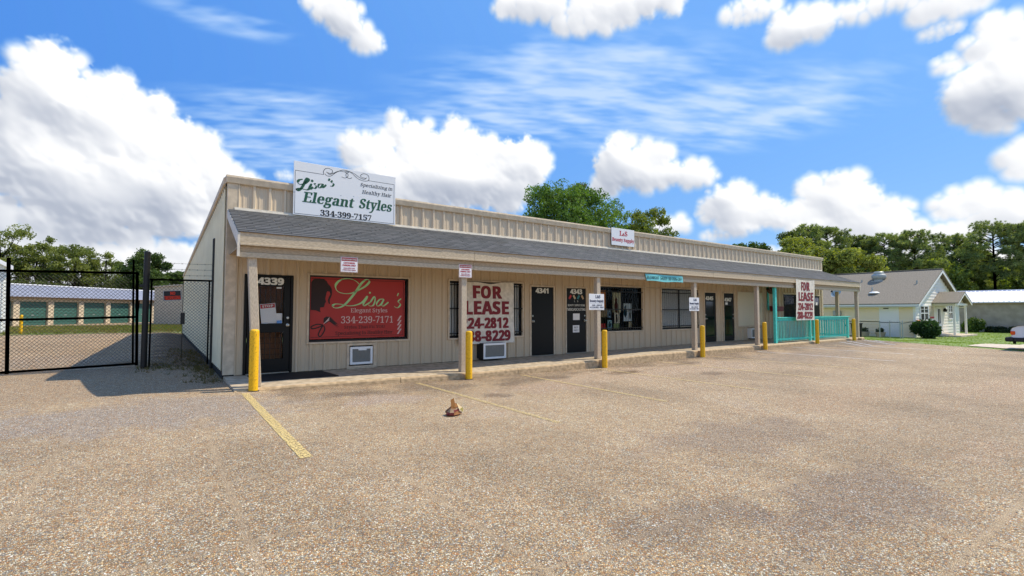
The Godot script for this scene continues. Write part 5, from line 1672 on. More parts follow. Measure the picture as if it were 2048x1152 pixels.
func other_buildings() -> void:
	# the long tan building with the bright metal roof, on the right
	var o := thing("tan_building", "long low tan block building with a bright white ribbed metal roof", "building")
	bx("wall", o, M.tan_wall, Vector3(56, -.9, -16), Vector3(70, 2.02, 26))
	bx("eave_shadow_board", o, M.beam, Vector3(55.9, 2.0, -16.1), Vector3(56.1, 2.12, 26.1), .01)
	var m := MB.new()
	m.prism(PackedVector2Array([Vector2(55.75, 2.10), Vector2(63, 3.24), Vector2(70.3, 2.1), Vector2(70.3, 2.17), Vector2(63, 3.31), Vector2(55.75, 2.17)]), -16.3, 26.3)
	obj("roof", m, M.white_roof, o)
	m = MB.new()
	var z := -16.0
	var rs := (3.31 - 2.17) / (63 - 55.75)
	while z < 26:
		m.hexa([Vector3(55.74, 2.17, z + .05), Vector3(63, 3.31, z + .05), Vector3(63, 3.31, z - .05), Vector3(55.74, 2.17, z - .05), Vector3(55.74, 2.215, z + .02), Vector3(63, 3.355, z + .02), Vector3(63, 3.355, z - .02), Vector3(55.74, 2.215, z - .02)])
		z += .31
	var ro := obj("roof_rib", m, M.white_roof, o)
	ro.set_meta("kind", "stuff")
	bx("ridge_cap", o, M.white_roof, Vector3(62.8, 3.30, -16.3), Vector3(63.2, 3.38, 26.3), .02)
	# storage units behind the gate
	var D := Vector3(.636, 0, -.772)
	var A := Vector3(-11.76, 0, -48.74)
	o = thing("storage_building", "long row of storage units with dark green roller doors and pale metal roof", "building", A, 0)
	o.transform.basis = Basis(D, Vector3.UP, Vector3(.772, 0, .636) * 1.0)
	var L0 := -10.0
	var L1 := 34.0
	bx("rear_core", o, M.storage_wall, Vector3(L0, -.3, -9), Vector3(L1, 2.62, -.28))
	bx("header", o, M.storage_wall, Vector3(L0, 2.28, -.27), Vector3(L1, 2.62, 0), .01)
	bx("apron", o, M.pale_concrete, Vector3(L0, -.2, -.2), Vector3(L1, .06, 1.1))
	var q := -9.0
	var k := 0
	while q < L1 - 1:
		bx("pillar", o, M.storage_wall, Vector3(q, .06, -.27), Vector3(q + .55, 2.28, .02), .02)
		var dm := MB.new()
		dm.box(Vector3(q + .55, .06, -.25), Vector3(q + 3.05, 2.28, -.2))
		var d := obj("roller_door", dm, M.storage_door, o)
		for j in 8:
			bx("slat", d, M.storage_door, Vector3(q + .56, .09 + j * .27, -.2), Vector3(q + 3.04, .33 + j * .27, -.18), .008)
		bx("door_latch", d, M.galvanised, Vector3(q + 1.7, 1.0, -.18), Vector3(q + 1.95, 1.06, -.15))
		q += 3.05
		k += 1
	m = MB.new()
	m.prism(PackedVector2Array([Vector2(-.35, 2.62), Vector2(4.6, 3.92), Vector2(9.4, 2.66), Vector2(9.4, 2.73), Vector2(4.6, 4.0), Vector2(-.35, 2.70)]), L0 - .2, L1 + .2, Transform3D(Basis(Vector3(0, 0, -1), Vector3(0, 1, 0), Vector3(1, 0, 0)), Vector3.ZERO))
	obj("roof", m, M.storage_roof, o)
	m = MB.new()
	q = L0
	while q < L1:
		m.hexa([Vector3(q, 2.70, .35), Vector3(q + .08, 2.70, .35), Vector3(q + .08, 4.0, -4.6), Vector3(q, 4.0, -4.6), Vector3(q + .025, 2.74, .35), Vector3(q + .055, 2.74, .35), Vector3(q + .055, 4.04, -4.6), Vector3(q + .025, 4.04, -4.6)])
		q += .42
	ro = obj("roof_rib", m, M.storage_roof, o)
	ro.set_meta("kind", "stuff")
	bx("ridge_cap", o, M.white_roof, Vector3(L0 - .2, 3.97, -4.85), Vector3(L1 + .2, 4.07, -4.35), .02)
	bx("gutter", o, M.bark, Vector3(L0 - .2, 2.58, .30), Vector3(L1 + .2, 2.69, .42), .02)
	m = MB.new()
	m.tube(Vector3(13.2, .1, .12), Vector3(13.2, 2.6, .32), .05, .05, 8)
	obj("downpipe", m, mat("rust_pipe", Color(.45, .24, .18), .7), o)
	# second unit block, its blank end turned to the camera
	o = thing("storage_building", "blank beige end wall of a storage block right behind the shop", "building")
	m = MB.new()
	m.prism(PackedVector2Array([Vector2(-1.69, -52.1), Vector2(9, -15.5 - 7.6), Vector2(19, -30), Vector2(8, -60)]), -3.9, .3, Transform3D(Basis(Vector3(1, 0, 0), Vector3(0, 0, 1), Vector3(0, -1, 0)), Vector3.ZERO))
	obj("wall", m, M.storage_wall, o)
	m = MB.new()
	m.prism(PackedVector2Array([Vector2(-1.85, -52.2), Vector2(9, -22.9), Vector2(19.2, -29.8), Vector2(8.1, -60.2)]), -4.02, -3.9, Transform3D(Basis(Vector3(1, 0, 0), Vector3(0, 0, 1), Vector3(0, -1, 0)), Vector3.ZERO))
	obj("roof", m, M.trim, o)
	# the white shed at the left edge
	o = thing("white_shed", "white metal shed with a thick white barge board at the left edge", "shed")
	o.position = Vector3(-8.6, 0, -29.6)
	o.rotation.y = .24
	bx("wall", o, M.white_paint, Vector3(-8.5, 0, -10), Vector3(0, 4.0, 0))
	m = MB.new()
	m.prism(PackedVector2Array([Vector2(-8.5, 4.0), Vector2(0, 4.0), Vector2(-4.25, 6.6)]), -10, 0)
	obj("gable", m, M.white_paint, o)
	for side in 2:
		m = MB.new()
		var ex := .2 if side == 0 else -8.7
		m.prism(PackedVector2Array([Vector2(ex, 3.86), Vector2(-4.25, 6.62), Vector2(-4.25, 6.86), Vector2(ex, 4.10)]), -10.3, .3)
		obj("roof_slope", m, M.white_roof, o)
	m = MB.new()
	var x := -8.3
	while x < -.1:
		m.box(Vector3(x, .1, 0), Vector3(x + .05, 4.0 + 2.4 * (1.0 - absf(x + 4.25) / 4.25), .03))
		x += .3
	ro = obj("wall_rib", m, M.white_paint, o)
	ro.set_meta("kind", "stuff")
	# a far street lamp over the yard
	o = thing("street_lamp", "thin far street lamp standing behind the storage roof", "street lamp", Vector3(-8.6, .1, -92))
	m = MB.new()
	m.tube(Vector3.ZERO, Vector3(0, 9.6, 0), .12, .09, 8)
	obj("pole", m, M.galvanised, o)
	m = MB.new()
	m.tube(Vector3(0, 9.4, 0), Vector3(-1.3, 9.7, .6), .05, .05, 6)
	obj("arm", m, M.galvanised, o)
	bx("lamp_head", o, M.galvanised, Vector3(-1.8, 9.62, .45), Vector3(-1.1, 9.78, .8), .03)
	# a far roof showing between the pines
	o = thing("far_house", "far low building with a white roof edge seen beneath the tall pines", "building", Vector3(84, -.4, -1))
	bx("wall", o, M.tan_wall, Vector3(0, 0, 0), Vector3(8, 4.0, 22))
	bx("roof", o, M.white_roof, Vector3(-.5, 4.0, -.5), Vector3(8.5, 4.3, 22.5), .03)
	bx("window", o, M.glass_dark, Vector3(-.02, 2.2, 4), Vector3(.0, 3.4, 6))
func wires() -> void:
	for k in 2:
		var o := thing("power_line", ["upper thin overhead wire crossing before the pines", "lower thin overhead wire crossing before the pines"][k], "wire", Vector3(60, 0, 0), 0, "overhead wires")
		var m := MB.new()
		var y := 7.4 - k * 1.5
		for i in 24:
			var a := -34.0 + i * 3.0
			m.tube(Vector3(0, y + .0011 * (a - 2) * (a - 2), a), Vector3(0, y + .0011 * (a + 1) * (a + 1), a + 3.0), .014, .014, 4, false)
		obj("cable", m, M.black_metal, o)
# ---------------------------------------------------------------- wire fence and gate by the cottage
func yard_fence() -> void:
	var X := 38.3
	var o := thing("wire_fence", "low galvanised wire fence with a small gate beside the cottage door", "fence", Vector3(X, gy(38.3, 0), 0))
	var P := [-8.0, -5.0, -2.1, -.83, -.27, .33, .42]
	for i in P.size():
		var m := MB.new()
		m.lathe([Vector2(.035, 0), Vector2(.035, 1.10), Vector2(.02, 1.14), Vector2(0, 1.15)], Transform3D(Basis.IDENTITY, Vector3(.0 if i != 5 else -.12, 0, P[i])), 8)
		obj("post", m, M.galvanised, o)
	for e in [[-8.0, -.83, 1.06], [-.83, -.27, 1.02], [-.25, .35, 1.04]]:
		var m := MB.new()
		m.tube(Vector3(0, e[2], e[0]), Vector3(0, e[2], e[1]), .022, .022, 8)
		obj("rail", m, M.galvanised, o)
	var m := MB.new()
	m.tube(Vector3(-.05, .95, .33), Vector3(1.9, 1.06, .42), .02, .02, 8)
	obj("rail", m, M.galvanised, o)
	m = MB.new()
	links(m, -8.0, .35, .05, 1.05, .09, .002)
	var c := obj("chain_link", m, M.galvanised, o)
	c.transform.basis = Basis(Vector3(0, 0, 1), Vector3.UP, Vector3(-1, 0, 0))
	c.set_meta("kind", "stuff")
# ---------------------------------------------------------------- the white car at the right edge
func car() -> void:
	var o := thing("parked_car", "white car with an orange corner lamp and dark bumper entering at the right edge", "car", Vector3(24.62, gy(24.6, 9.0) + .0, 7.72), 0)
	# length along +z (nose at z = 0), width along x, near side at x = -.82
	var W := .80
	var side := PackedVector2Array([Vector2(.10, .40), Vector2(.07, .52), Vector2(.06, .72), Vector2(.10, .80), Vector2(.22, .86), Vector2(.60, .925), Vector2(1.22, .975), Vector2(1.32, .985), Vector2(1.90, 1.42), Vector2(2.05, 1.46), Vector2(3.3, 1.45), Vector2(3.9, 1.38), Vector2(4.1, .98), Vector2(4.15, .55), Vector2(4.08, .38), Vector2(3.72, .36)])
	var arch := func(c: float) -> Array:
		var r := []
		for i in 9: r.append(Vector2(c + .36 * cos(PI * i / 8), .33 + .36 * sin(PI * i / 8)))
		return r
	for p in arch.call(3.32): side.append(p)
	side.append(Vector2(2.9, .27)); side.append(Vector2(1.1, .27))
	for p in arch.call(.70): side.append(p)
	var m := MB.new()
	# a body with shoulders drawn in above the belt line
	for s in [-1.0, 1.0]:
		pass
	m.prism(side, -W + .03, W - .03, Transform3D(YZ, Vector3.ZERO))
	var body := obj("body", m, M.van_white, o)
	m = MB.new()
	var lower := PackedVector2Array()
	for p in side:
		if p.y <= .93 or (p.x < 1.25 and p.y < .99): lower.append(p)
	for s in [-1.0, 1.0]:
		var a := -W if s < 0 else W - .03
		m.prism(lower, a, a + .03, Transform3D(YZ, Vector3.ZERO))
	obj("flank", m, M.van_white, body)
	m = MB.new()
	for s in [-1.0, 1.0]:
		m.prism(PackedVector2Array([Vector2(1.45, 1.02), Vector2(1.95, 1.37), Vector2(2.5, 1.39), Vector2(2.5, 1.02)]), s * (W - .028) - .004, s * (W - .028) + .004, Transform3D(YZ, Vector3.ZERO))
		m.prism(PackedVector2Array([Vector2(2.58, 1.02), Vector2(2.58, 1.39), Vector2(3.3, 1.38), Vector2(3.75, 1.3), Vector2(3.9, 1.02)]), s * (W - .028) - .004, s * (W - .028) + .004, Transform3D(YZ, Vector3.ZERO))
	obj("side_window", m, M.glass_dark, o)
	m = MB.new()
	m.quad(Vector3(W - .1, 1.0, 1.325), Vector3(-W + .1, 1.0, 1.325), Vector3(-W + .16, 1.41, 1.87), Vector3(W - .16, 1.41, 1.87))
	obj("windscreen", m, M.glass_dark, o)
	m = MB.new()
	m.bevel(Vector3(-W - .02, .31, -.10), Vector3(W + .02, .47, .14), .03)
	m.bevel(Vector3(-W - .02, .31, .12), Vector3(-W + .05, .46, .44), .02)
	m.bevel(Vector3(W - .05, .31, .12), Vector3(W + .02, .46, .44), .02)
	obj("bumper", m, M.dark_plastic, o)
	bx("tow_hook", o, M.rubber, Vector3(-.55, .22, .06), Vector3(-.48, .32, .14), .01)
	for s in [-1.0, 1.0]:
		m = MB.new()
		var xa: float = s * W
		m.bevel(Vector3(minf(xa, xa - s * .2) - (.012 if s < 0 else 0.0), .56, .05), Vector3(maxf(xa, xa - s * .2) + (.012 if s > 0 else 0.0), .69, .17), .02)
		obj("corner_lamp", m, M.amber, o)
		m = MB.new()
		m.bevel(Vector3(minf(s * .56, s * .34), .55, .035), Vector3(maxf(s * .56, s * .34), .71, .09), .02)
		obj("headlight", m, M.steel, o)
		for c in [.70, 3.32]:
			var w := MB.new()
			w.lathe([Vector2(.20, -.09), Vector2(.30, -.09), Vector2(.325, -.06), Vector2(.325, .06), Vector2(.30, .09), Vector2(.20, .09)], Transform3D(Basis(Vector3.BACK, PI / 2), Vector3(s * (W - .10), .325, c)), 28)
			var wheel := obj("wheel", w, M.rubber, o)
			var h := MB.new()
			h.lathe([Vector2(.20, -.07), Vector2(.19, .03), Vector2(.06, .05), Vector2(0, .05)], Transform3D(Basis(Vector3.BACK, -s * PI / 2), Vector3(s * (W - .10), .325, c)), 20)
			obj("rim", h, M.galvanised, wheel)
	bx("grille", o, M.dark_plastic, Vector3(-.33, .54, .04), Vector3(.33, .70, .09), .01)
	m = MB.new()
	for s in [-1.0, 1.0]:
		m.bevel(Vector3(minf(s * W, s * (W + .18)), .98, 1.45), Vector3(maxf(s * W, s * (W + .18)), 1.10, 1.55), .02)
	obj("mirror", m, M.dark_plastic, o)
# ---------------------------------------------------------------- trees and plants
var tufts := {}
func tuft(kind: int) -> ArrayMesh:
	if tufts.has(kind): return tufts[kind]
	var m := MB.new()
	var r := RandomNumberGenerator.new()
	r.seed = 100 + kind
	if kind == 1:   # needles
		for i in 44:
			var d := Vector3(r.randfn(), r.randfn() + .35, r.randfn()).normalized()
			var s := d.cross(Vector3(r.randfn(), r.randfn(), r.randfn())).normalized() * .055
			m.tri(d * .05 - s, d * .05 + s, d * r.randf_range(.7, 1.1))
	else:           # leaves on a twig end
		for i in 16:
			var c := Vector3(r.randfn(), r.randfn(), r.randfn()).normalized() * r.randf_range(.25, 1.0)
			var u := Vector3(r.randfn(), r.randfn() * .6, r.randfn()).normalized()
			var w := u.cross(Vector3(r.randfn(), r.randfn() + 1.5, r.randfn())).normalized()
			var l := r.randf_range(.24, .42)
			m.quad(c - u * l, c + w * l * .62, c + u * l, c - w * l * .62)
	tufts[kind] = m.mesh()
	return tufts[kind]
func foliage(o: Node, blobs: Array, each: int, size: float, c1: Color, c2: Color, kind: int, sd: int, called := "foliage") -> void:
	var r := RandomNumberGenerator.new()
	r.seed = sd
	var mm := MultiMesh.new()
	mm.transform_format = MultiMesh.TRANSFORM_3D
	mm.use_colors = true
	mm.mesh = tuft(kind)
	mm.instance_count = blobs.size() * each
	var k := 0
	for b in blobs:
		var tint := r.randf()
		for i in each:
			var d := Vector3(r.randfn(), r.randfn(), r.randfn())
			d = d.normalized() * pow(r.randf(), .45)
			var p: Vector3 = b[0] + d * b[1]
			var s := size * r.randf_range(.6, 1.3)
			mm.set_instance_transform(k, Transform3D(Basis.from_euler(Vector3(r.randf() * TAU, r.randf() * TAU, r.randf() * TAU)) * Basis.from_scale(Vector3(s, s, s)), p))
			var c := c1.lerp(c2, clampf(tint * .65 + r.randf() * .5 - .08, 0, 1))
			if b.size() > 2: c = b[2].lerp(c, r.randf() * .3)
			mm.set_instance_color(k, c * r.randf_range(.85, 1.15))
			k += 1
	var n := MultiMeshInstance3D.new()
	n.name = called
	n.multimesh = mm
	n.material_override = M.leaf
	n.set_meta("kind", "stuff")
	o.add_child(n, true)
# kind: 0 broad, 1 pine, 2 airy broad
func tree(called: String, label: String, cat: String, x: float, z: float, top: float, r: float, kind: int, sd: int, c1: Color, c2: Color, each: int, size: float, group: String, limbs := 24) -> Node3D:
	var base := gy(x, z) - .2
	var h := top - base
	var o := thing(called, label, cat, Vector3(x, base, z), 0, group)
	var g := RandomNumberGenerator.new()
	g.seed = sd
	var m := MB.new()
	var lean := Vector3(g.randf_range(-.03, .03), 0, g.randf_range(-.03, .03)) * h
	var tr := h * (.016 if kind == 1 else .02)
	var tops := .93 if kind == 1 else .72
	var axis := func(t: float) -> Vector3: return Vector3(lean.x * t * t, h * t, lean.z * t * t)
	for i in 10:
		var a := i / 10.0 * tops
		var b := (i + 1) / 10.0 * tops
		m.tube(axis.call(a), axis.call(b), lerpf(tr, tr * .25, a), lerpf(tr, tr * .25, b), 7, false)
	var blobs := []
	for i in limbs:
		var t := float(i) / limbs
		var az := i * 2.399963 + g.randf_range(-.4, .4)
		var p: Vector3
		var from: Vector3
		if kind == 1:
			var lv := lerpf(.42, 1.0, pow(t, .72))
			var reach := r * (lerpf(.45, 1.0, sm(.42, .72, lv)) if lv < .74 else sqrt(maxf(0.04, 1.0 - pow((lv - .74) / .268, 2)))) * g.randf_range(.5, 1.12)
			from = axis.call(minf(lv - .05, tops))
			p = axis.call(lv) + Vector3(cos(az) * reach, g.randf_range(-.02, .02) * h, sin(az) * reach)
			p.y = minf(p.y, h * .965)
			blobs.append([p, Vector3(r * .27, r * .17, r * .27)])
			if reach > r * .6: blobs.append([from.lerp(p, .62) + Vector3(0, r * .08, 0), Vector3(r * .22, r * .14, r * .22)])
		else:
			var el := asin(clampf(lerpf(-.75, .98, t) + g.randf_range(-.12, .12), -1, 1))
			var rad := g.randf_range(.55, 1.0)
			var cy := .62 if kind == 0 else .60
			p = Vector3(lean.x * .5, h * cy, lean.z * .5) + Vector3(cos(az) * cos(el) * r * rad, sin(el) * h * (1.0 - cy) * .93 * (rad * .5 + .5), sin(az) * cos(el) * r * rad)
			if el < -.2: p.y += h * .06
			from = axis.call(clampf(p.y / h - .22 - .2 * rad * cos(el), .18, tops))
			var br := r * g.randf_range(.24, .38) if kind == 0 else r * g.randf_range(.20, .36)
			blobs.append([p, Vector3(br, br * (.8 if kind == 0 else .55), br)])
		var mid := from.lerp(p, .5) + Vector3(0, -.03 * h if kind != 1 else .01 * h, 0)
		m.tube(from, mid, tr * .32, tr * .2, 5, false)
		m.tube(mid, p, tr * .2, tr * .06, 5, false)
	obj("trunk", m, M.bark if kind != 2 else M.pale_bark, o)
	foliage(o, blobs, each, size, c1, c2, 1 if kind == 1 else 0, sd + 1, "crown")
	return o
func shrub(label: String, at: Vector3, rx: float, h: float, sd: int, c1: Color, c2: Color, n: int, size: float, group := "") -> void:
	var o := thing("shrub", label, "shrub", at, 0, group)
	var g := RandomNumberGenerator.new()
	g.seed = sd
	var blobs := []
	var m := MB.new()
	for i in 14:
		var a := g.randf() * TAU
		var q := sqrt(g.randf()) * rx * .75
		var p := Vector3(cos(a) * q, h * g.randf_range(.3, .8) * (1.0 - .35 * q / rx), sin(a) * q)
		blobs.append([p, Vector3(rx * .34, h * .24, rx * .34)])
		m.tube(Vector3(cos(a) * .1, 0, sin(a) * .1), p, .02, .008, 4, false)
	obj("stem", m, M.bark, o)
	foliage(o, blobs, n, size, c1, c2, 0, sd + 1)
func plants() -> void:
	var gd := Color(.07, .15, .025)
	var gl := Color(.19, .32, .065)
	# the big tree behind the shop
	var o := tree("broadleaf_tree", "large green leafy tree with a browned top branch rising behind the shop roof", "tree", 32.2, -25.8, 14.6, 5.6, 0, 401, gd, gl, 84, .30, "", 54)
	foliage(o, [[Vector3(1.2, 14.2, 1.2), Vector3(.85, .9, .85), Color(.20, .11, .05)], [Vector3(.2, 12.9, 1.6), Vector3(.6, .6, .6), Color(.20, .10, .04)]], 90, .24, Color(.2, .12, .05), Color(.12, .1, .04), 0, 77, "brown_branch")
	tree("broadleaf_tree", "thinner yellowish green tree to the right of the large tree behind the roof", "tree", 38.8, -21.3, 12.4, 3.4, 2, 402, Color(.11, .16, .025), Color(.23, .28, .06), 60, .28, "", 34)
	# along the yard, behind the storage units
	var yd := Color(.12, .165, .035)
	var yl := Color(.30, .34, .09)
	var gy1 := "trees behind the storage units"
	var L := [["tallest pale tree at the left edge, its top cut by the frame", -21.9, -98.1, 15.7, 4.8, 30], ["leafy tree at the far left edge behind the white shed", -26.5, -101, 14.6, 4.6, 30], ["sparse tree beside the leftmost tall tree behind the storage roof", -17.6, -98, 13.6, 3.4, 26], ["thin tree with bare twigs on top behind the storage roof", -15.6, -103, 14.6, 3.2, 18], ["slender pale trunked tree at the middle of the row behind the storage roof", -12.6, -95, 13.2, 3.7, 28], ["shorter tree right of the pale trunked tree behind the storage roof", -9.6, -97, 11.9, 3.3, 26]]
	for i in L.size():
		tree("broadleaf_tree", L[i][0], "tree", L[i][1], L[i][2], L[i][3], L[i][4], 2, 420 + i, yd, yl, 28, .40, gy1, L[i][5])
	tree("broadleaf_tree", "round green tree rising behind the gate post", "tree", -3.3, -81.5, 10.5, 3.0, 0, 431, Color(.05, .10, .02), Color(.14, .21, .05), 80, .36, gy1, 30)
	tree("broadleaf_tree", "small green tree between the fence panel and the shop wall", "tree", .6, -85, 8.5, 2.2, 0, 432, Color(.05, .10, .02), Color(.12, .19, .04), 70, .34, gy1, 22)
	for i in 5:
		shrub(["low thicket behind the storage roof at the right end", "low thicket behind the storage roof below the sparse tree", "low thicket behind the storage roof near the white shed", "low thicket behind the storage roof left of the round tree", "low thicket behind the blank end wall"][i], Vector3([-6.5, -15, -21, -10, -.8][i], 0, [-93, -93, -92, -92, -88][i]), 5.0 if i != 4 else 3.2, [7.6, 7.2, 7.6, 7.0, 7.0][i], 450 + i, Color(.08, .12, .03), Color(.19, .23, .07), 100, .5, "thickets behind the storage units")
	# pines and leafy trees on the right
	var pd := Color(.125, .18, .065)
	var pl := Color(.39, .46, .175)
	var gp := "pines beyond the cottage"
	var P := [["dark pine showing first above the end of the shop roof", 75.5, -21.4, 14.0, 3.0], ["dark pine second from the shop roof end, with rounded top", 82.6, -21.2, 14.6, 3.2], ["pine behind the left part of the cottage roof", 86.6, -18.5, 13.1, 2.8], ["pine with open branches above the round roof ventilator", 84.8, -14.8, 12.8, 3.0], ["round headed pine with a bare lower trunk above the cottage ridge", 85.8, -11.7, 12.9, 3.2], ["pine just right of the cottage gable peak", 98.2, -10.2, 13.2, 2.9], ["tallest pine with a long visible trunk at the right", 92.2, -4.6, 13.9, 3.7], ["tall pine at the right edge of the frame", 93.5, -1.2, 13.6, 3.4], ["low pine between the gable peak and the tallest pine", 96.2, -8.0, 11.2, 2.6], ["pine standing outside the right edge beyond the tan building", 104, 2.0, 13.6, 3.4]]
	for i in P.size():
		tree("pine_tree", P[i][0], "pine", P[i][1], P[i][2], P[i][3], P[i][4], 1, 470 + i, pd, pl, 24 if i != 6 else 20, .36, gp, 40)
	var ol := Color(.36, .40, .08)
	var od := Color(.17, .21, .04)
	tree("broadleaf_tree", "broad yellow green tree beside the end of the shop roof", "tree", 64.5, -17.6, 10.6, 3.9, 2, 491, od, ol, 100, .42, "leafy trees beyond the cottage", 44)
	tree("broadleaf_tree", "yellow green tree leaning over the far end of the cottage roof", "tree", 66.7, -13.4, 9.2, 3.9, 2, 492, od, ol, 90, .42, "leafy trees beyond the cottage", 40)
	tree("broadleaf_tree", "low dark green tree just above the far end of the shop parapet", "tree", 72.0, -27.2, 12.3, 3.6, 0, 493, gd, Color(.08, .12, .03), 80, .42, "leafy trees beyond the cottage", 30)
	tree("broadleaf_tree", "twiggy tree with sparse leaves left of the first pine", "tree", 68.6, -20.5, 12.4, 2.6, 2, 494, od, Color(.12, .16, .03), 26, .4, "leafy trees beyond the cottage", 22)
	var F := [[91.6, -11.2, 9.2, 4.2, "light green leafy tree right of the cottage gable"], [101, -7.6, 9.0, 4.4, "light green leafy tree under the tallest pine"], [85.6, -17.0, 9.0, 4.6, "dark leafy tree behind the cottage ridge at its far end"], [93.0, -14.4, 8.8, 4.4, "dark leafy tree behind the middle of the cottage ridge"], [106, -3.6, 9.4, 4.4, "leafy tree behind the white metal roof"]]
	for i in 5:
		tree("broadleaf_tree", F[i][4], "tree", F[i][0], F[i][1], F[i][2], F[i][3], 0, 500 + i, Color(.16, .23, .05) if i < 2 else Color(.11, .17, .05), Color(.36, .44, .11) if i < 2 else Color(.30, .38, .10), 80, .46, "leafy trees beyond the cottage", 30)
	# dense undergrowth that closes the view below the crowns
	var u := thing("undergrowth", "dense dark undergrowth below the trees beyond the cottage", "undergrowth", Vector3(95, -.6, -14))
	var bl := []
	var g := RandomNumberGenerator.new()
	g.seed = 88
	for i in 80:
		var t := g.randf()
		bl.append([Vector3(lerpf(-22, 26, t) + g.randf_range(-2, 2), g.randf_range(.3, 3.6), lerpf(-22, 24, t) + g.randf_range(-2, 2)), Vector3(1.5, 1.3, 1.5)])
	foliage(u, bl, 44, .6, Color(.10, .15, .04), Color(.26, .32, .09), 0, 89)
	u.set_meta("kind", "stuff")
	shrub("round dark green bush with white blossoms at the cottage corner", Vector3(39.75, -.5, 1.2), .82, 1.4, 520, Color(.02, .055, .01), Color(.06, .13, .025), 120, .17)
	shrub("light green bush by the tan building wall", Vector3(54.6, -.5, .6), .62, 1.25, 521, Color(.06, .11, .015), Color(.14, .22, .04), 70, .24)
	for i in 6:
		shrub(["low hedge plant at the left end of the tan wall", "second low hedge plant along the tan wall", "third low hedge plant along the tan wall", "fourth low hedge plant along the tan wall", "fifth low hedge plant along the tan wall behind the car", "sixth low hedge plant along the tan wall behind the car"][i], Vector3(55.3, -.45, 1.9 + i * 1.0), .75, .55, 530 + i, Color(.02, .04, .012), Color(.05, .075, .02), 40, .2, "hedge plants along the tan wall")
	# blades of grass
	var bm := MB.new()
	var r := RandomNumberGenerator.new()
	r.seed = 3
	for i in 7:
		var d := Vector3(r.randfn() * .5, 1, r.randfn() * .5).normalized()
		var b := Vector3(r.randfn(), 0, r.randfn()) * .3
		var s := Vector3(cos(i * 1.3), 0, sin(i * 1.3)) * .09
		bm.tri(b - s, b + s, b + d * r.randf_range(.7, 1.2))
	var blade := bm.mesh()
	var spots := []
	for i in 26000:
		var z := r.randf_range(-7, 22)
		var x := r.randf_range((lot_edge(z) if z > 1.95 else 28.0) + .05, 58)
		if z > 6.2 and z < 9.65 and x > lot_edge(z) + .7 and x < 50: continue
		if x > 39.8 and x < 51 and z < 2.3 and (z < .6 or x > 43.2 and x < 47.7): continue
		var k := r.randf_range(.8, 1.25)
		spots.append([Vector3(x, gy(x, z) - .01, z), r.randf_range(.035, .075), Color(.23, .36, .06).lerp(Color(.34, .42, .10), r.randf()) * k])
	grass("lawn_grass", "short bright green lawn before the cottage", blade, spots)
	spots = []
	for i in 9000:
		var x := r.randf_range(-28, 2)
		var z := r.randf_range(-44, -25.5)
		var dry := clampf(pn.get_noise_2d(x * .3, z * .5) * 1.4 + .4, 0, 1)
		spots.append([Vector3(x, .10, z), r.randf_range(.08, .2), Color(.17, .22, .045).lerp(Color(.28, .22, .09), dry) * r.randf_range(.8, 1.2)])
	grass("verge_grass", "patchy yellow green grass strip before the storage units", blade, spots)
	spots = []
	for i in 420:
		var z := r.randf_range(-9, .6)
		var x := -absf(r.randfn()) * .42 - .05
		if z > -1.5 and r.randf() < .5: x *= .5
		spots.append([Vector3(x, gy(x, z), z), r.randf_range(.03, .09), Color(.11, .105, .035).lerp(Color(.22, .14, .06), r.randf())])
	for i in 120:
		var x := r.randf_range(-1.5, -.1)
		var z := -2.3 + r.randfn() * .5
		spots.append([Vector3(x, gy(x, z), z), r.randf_range(.03, .08), Color(.09, .11, .025).lerp(Color(.20, .15, .06), r.randf())])
	for i in 60:
		var x := r.randf_range(.5, 22)
		spots.append([Vector3(x, gy(x, 2.02) - .01, 1.99 + r.randf() * .06), r.randf_range(.02, .05), Color(.16, .16, .05)])
	grass("weeds", "low weeds along the shop's side wall and under the fence panel", blade, spots)
	# loose stones lying on the lot
	var sm_ := MB.new()
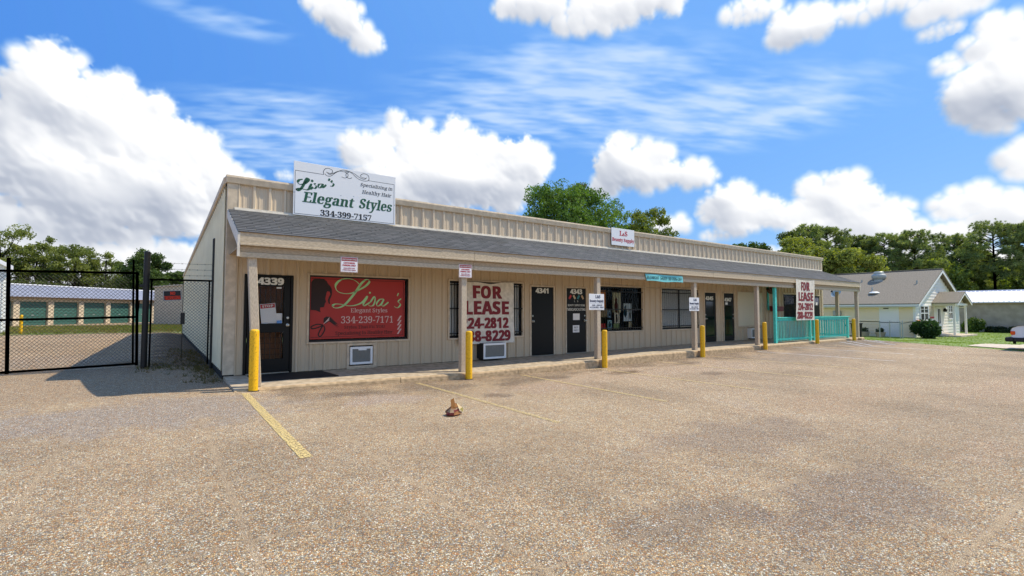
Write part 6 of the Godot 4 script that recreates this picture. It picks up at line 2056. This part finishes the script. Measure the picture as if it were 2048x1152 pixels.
	sm_.lathe([Vector2(0, -.5), Vector2(.8, -.3), Vector2(1.0, .1), Vector2(.6, .5), Vector2(0, .6)], Transform3D.IDENTITY, 6)
	var stones := sm_.mesh()
	var mm := MultiMesh.new()
	mm.transform_format = MultiMesh.TRANSFORM_3D
	mm.use_colors = true
	mm.mesh = stones
	mm.instance_count = 34000
	var cc := [Color(.42, .30, .17), Color(.58, .52, .42), Color(.26, .18, .11), Color(.50, .36, .20), Color(.27, .26, .25), Color(.72, .68, .60), Color(.38, .18, .08), Color(.16, .13, .11)]
	for i in 34000:
		var a := r.randf_range(-1.0, 1.15)
		var d := 2.2 + 9.0 * pow(r.randf(), 1.7)
		var yaw := atan2(.58, .814) + a * .9
		var x := -1.08 + sin(yaw) * d
		var z := 11.81 - cos(yaw) * d
		if z < 2.3 and x > -.2: z = 2.3 + r.randf() * 2.0
		if z < 0: z = r.randf() * 3.0
		var s := r.randf_range(.0028, .0062)
		mm.set_instance_transform(i, Transform3D(Basis.from_euler(Vector3(r.randfn() * .3, r.randf() * TAU, 0)) * Basis.from_scale(Vector3(s * r.randf_range(.8, 1.5), s * .7, s)), Vector3(x, gy(x, z) + .001, z)))
		mm.set_instance_color(i, cc[r.randi() % 8] * r.randf_range(.85, 1.15))
	var n := MultiMeshInstance3D.new()
	n.name = "loose_gravel"
	n.multimesh = mm
	n.material_override = M.gravel_tint
	n.set_meta("kind", "stuff")
	tag(n, "loose pea gravel lying on the parking lot", "gravel")
	add_child(n, true)
func grass(called: String, label: String, blade: Mesh, spots: Array) -> void:
	var mm := MultiMesh.new()
	mm.transform_format = MultiMesh.TRANSFORM_3D
	mm.use_colors = true
	mm.mesh = blade
	mm.instance_count = spots.size()
	for i in spots.size():
		var s: float = spots[i][1]
		mm.set_instance_transform(i, Transform3D(Basis(Vector3.UP, i * 2.4) * Basis.from_scale(Vector3(s, s, s)), spots[i][0]))
		mm.set_instance_color(i, spots[i][2])
	var n := MultiMeshInstance3D.new()
	n.name = called
	n.multimesh = mm
	n.material_override = M.leaf
	n.set_meta("kind", "stuff")
	tag(n, label, "grass")
	add_child(n, true)
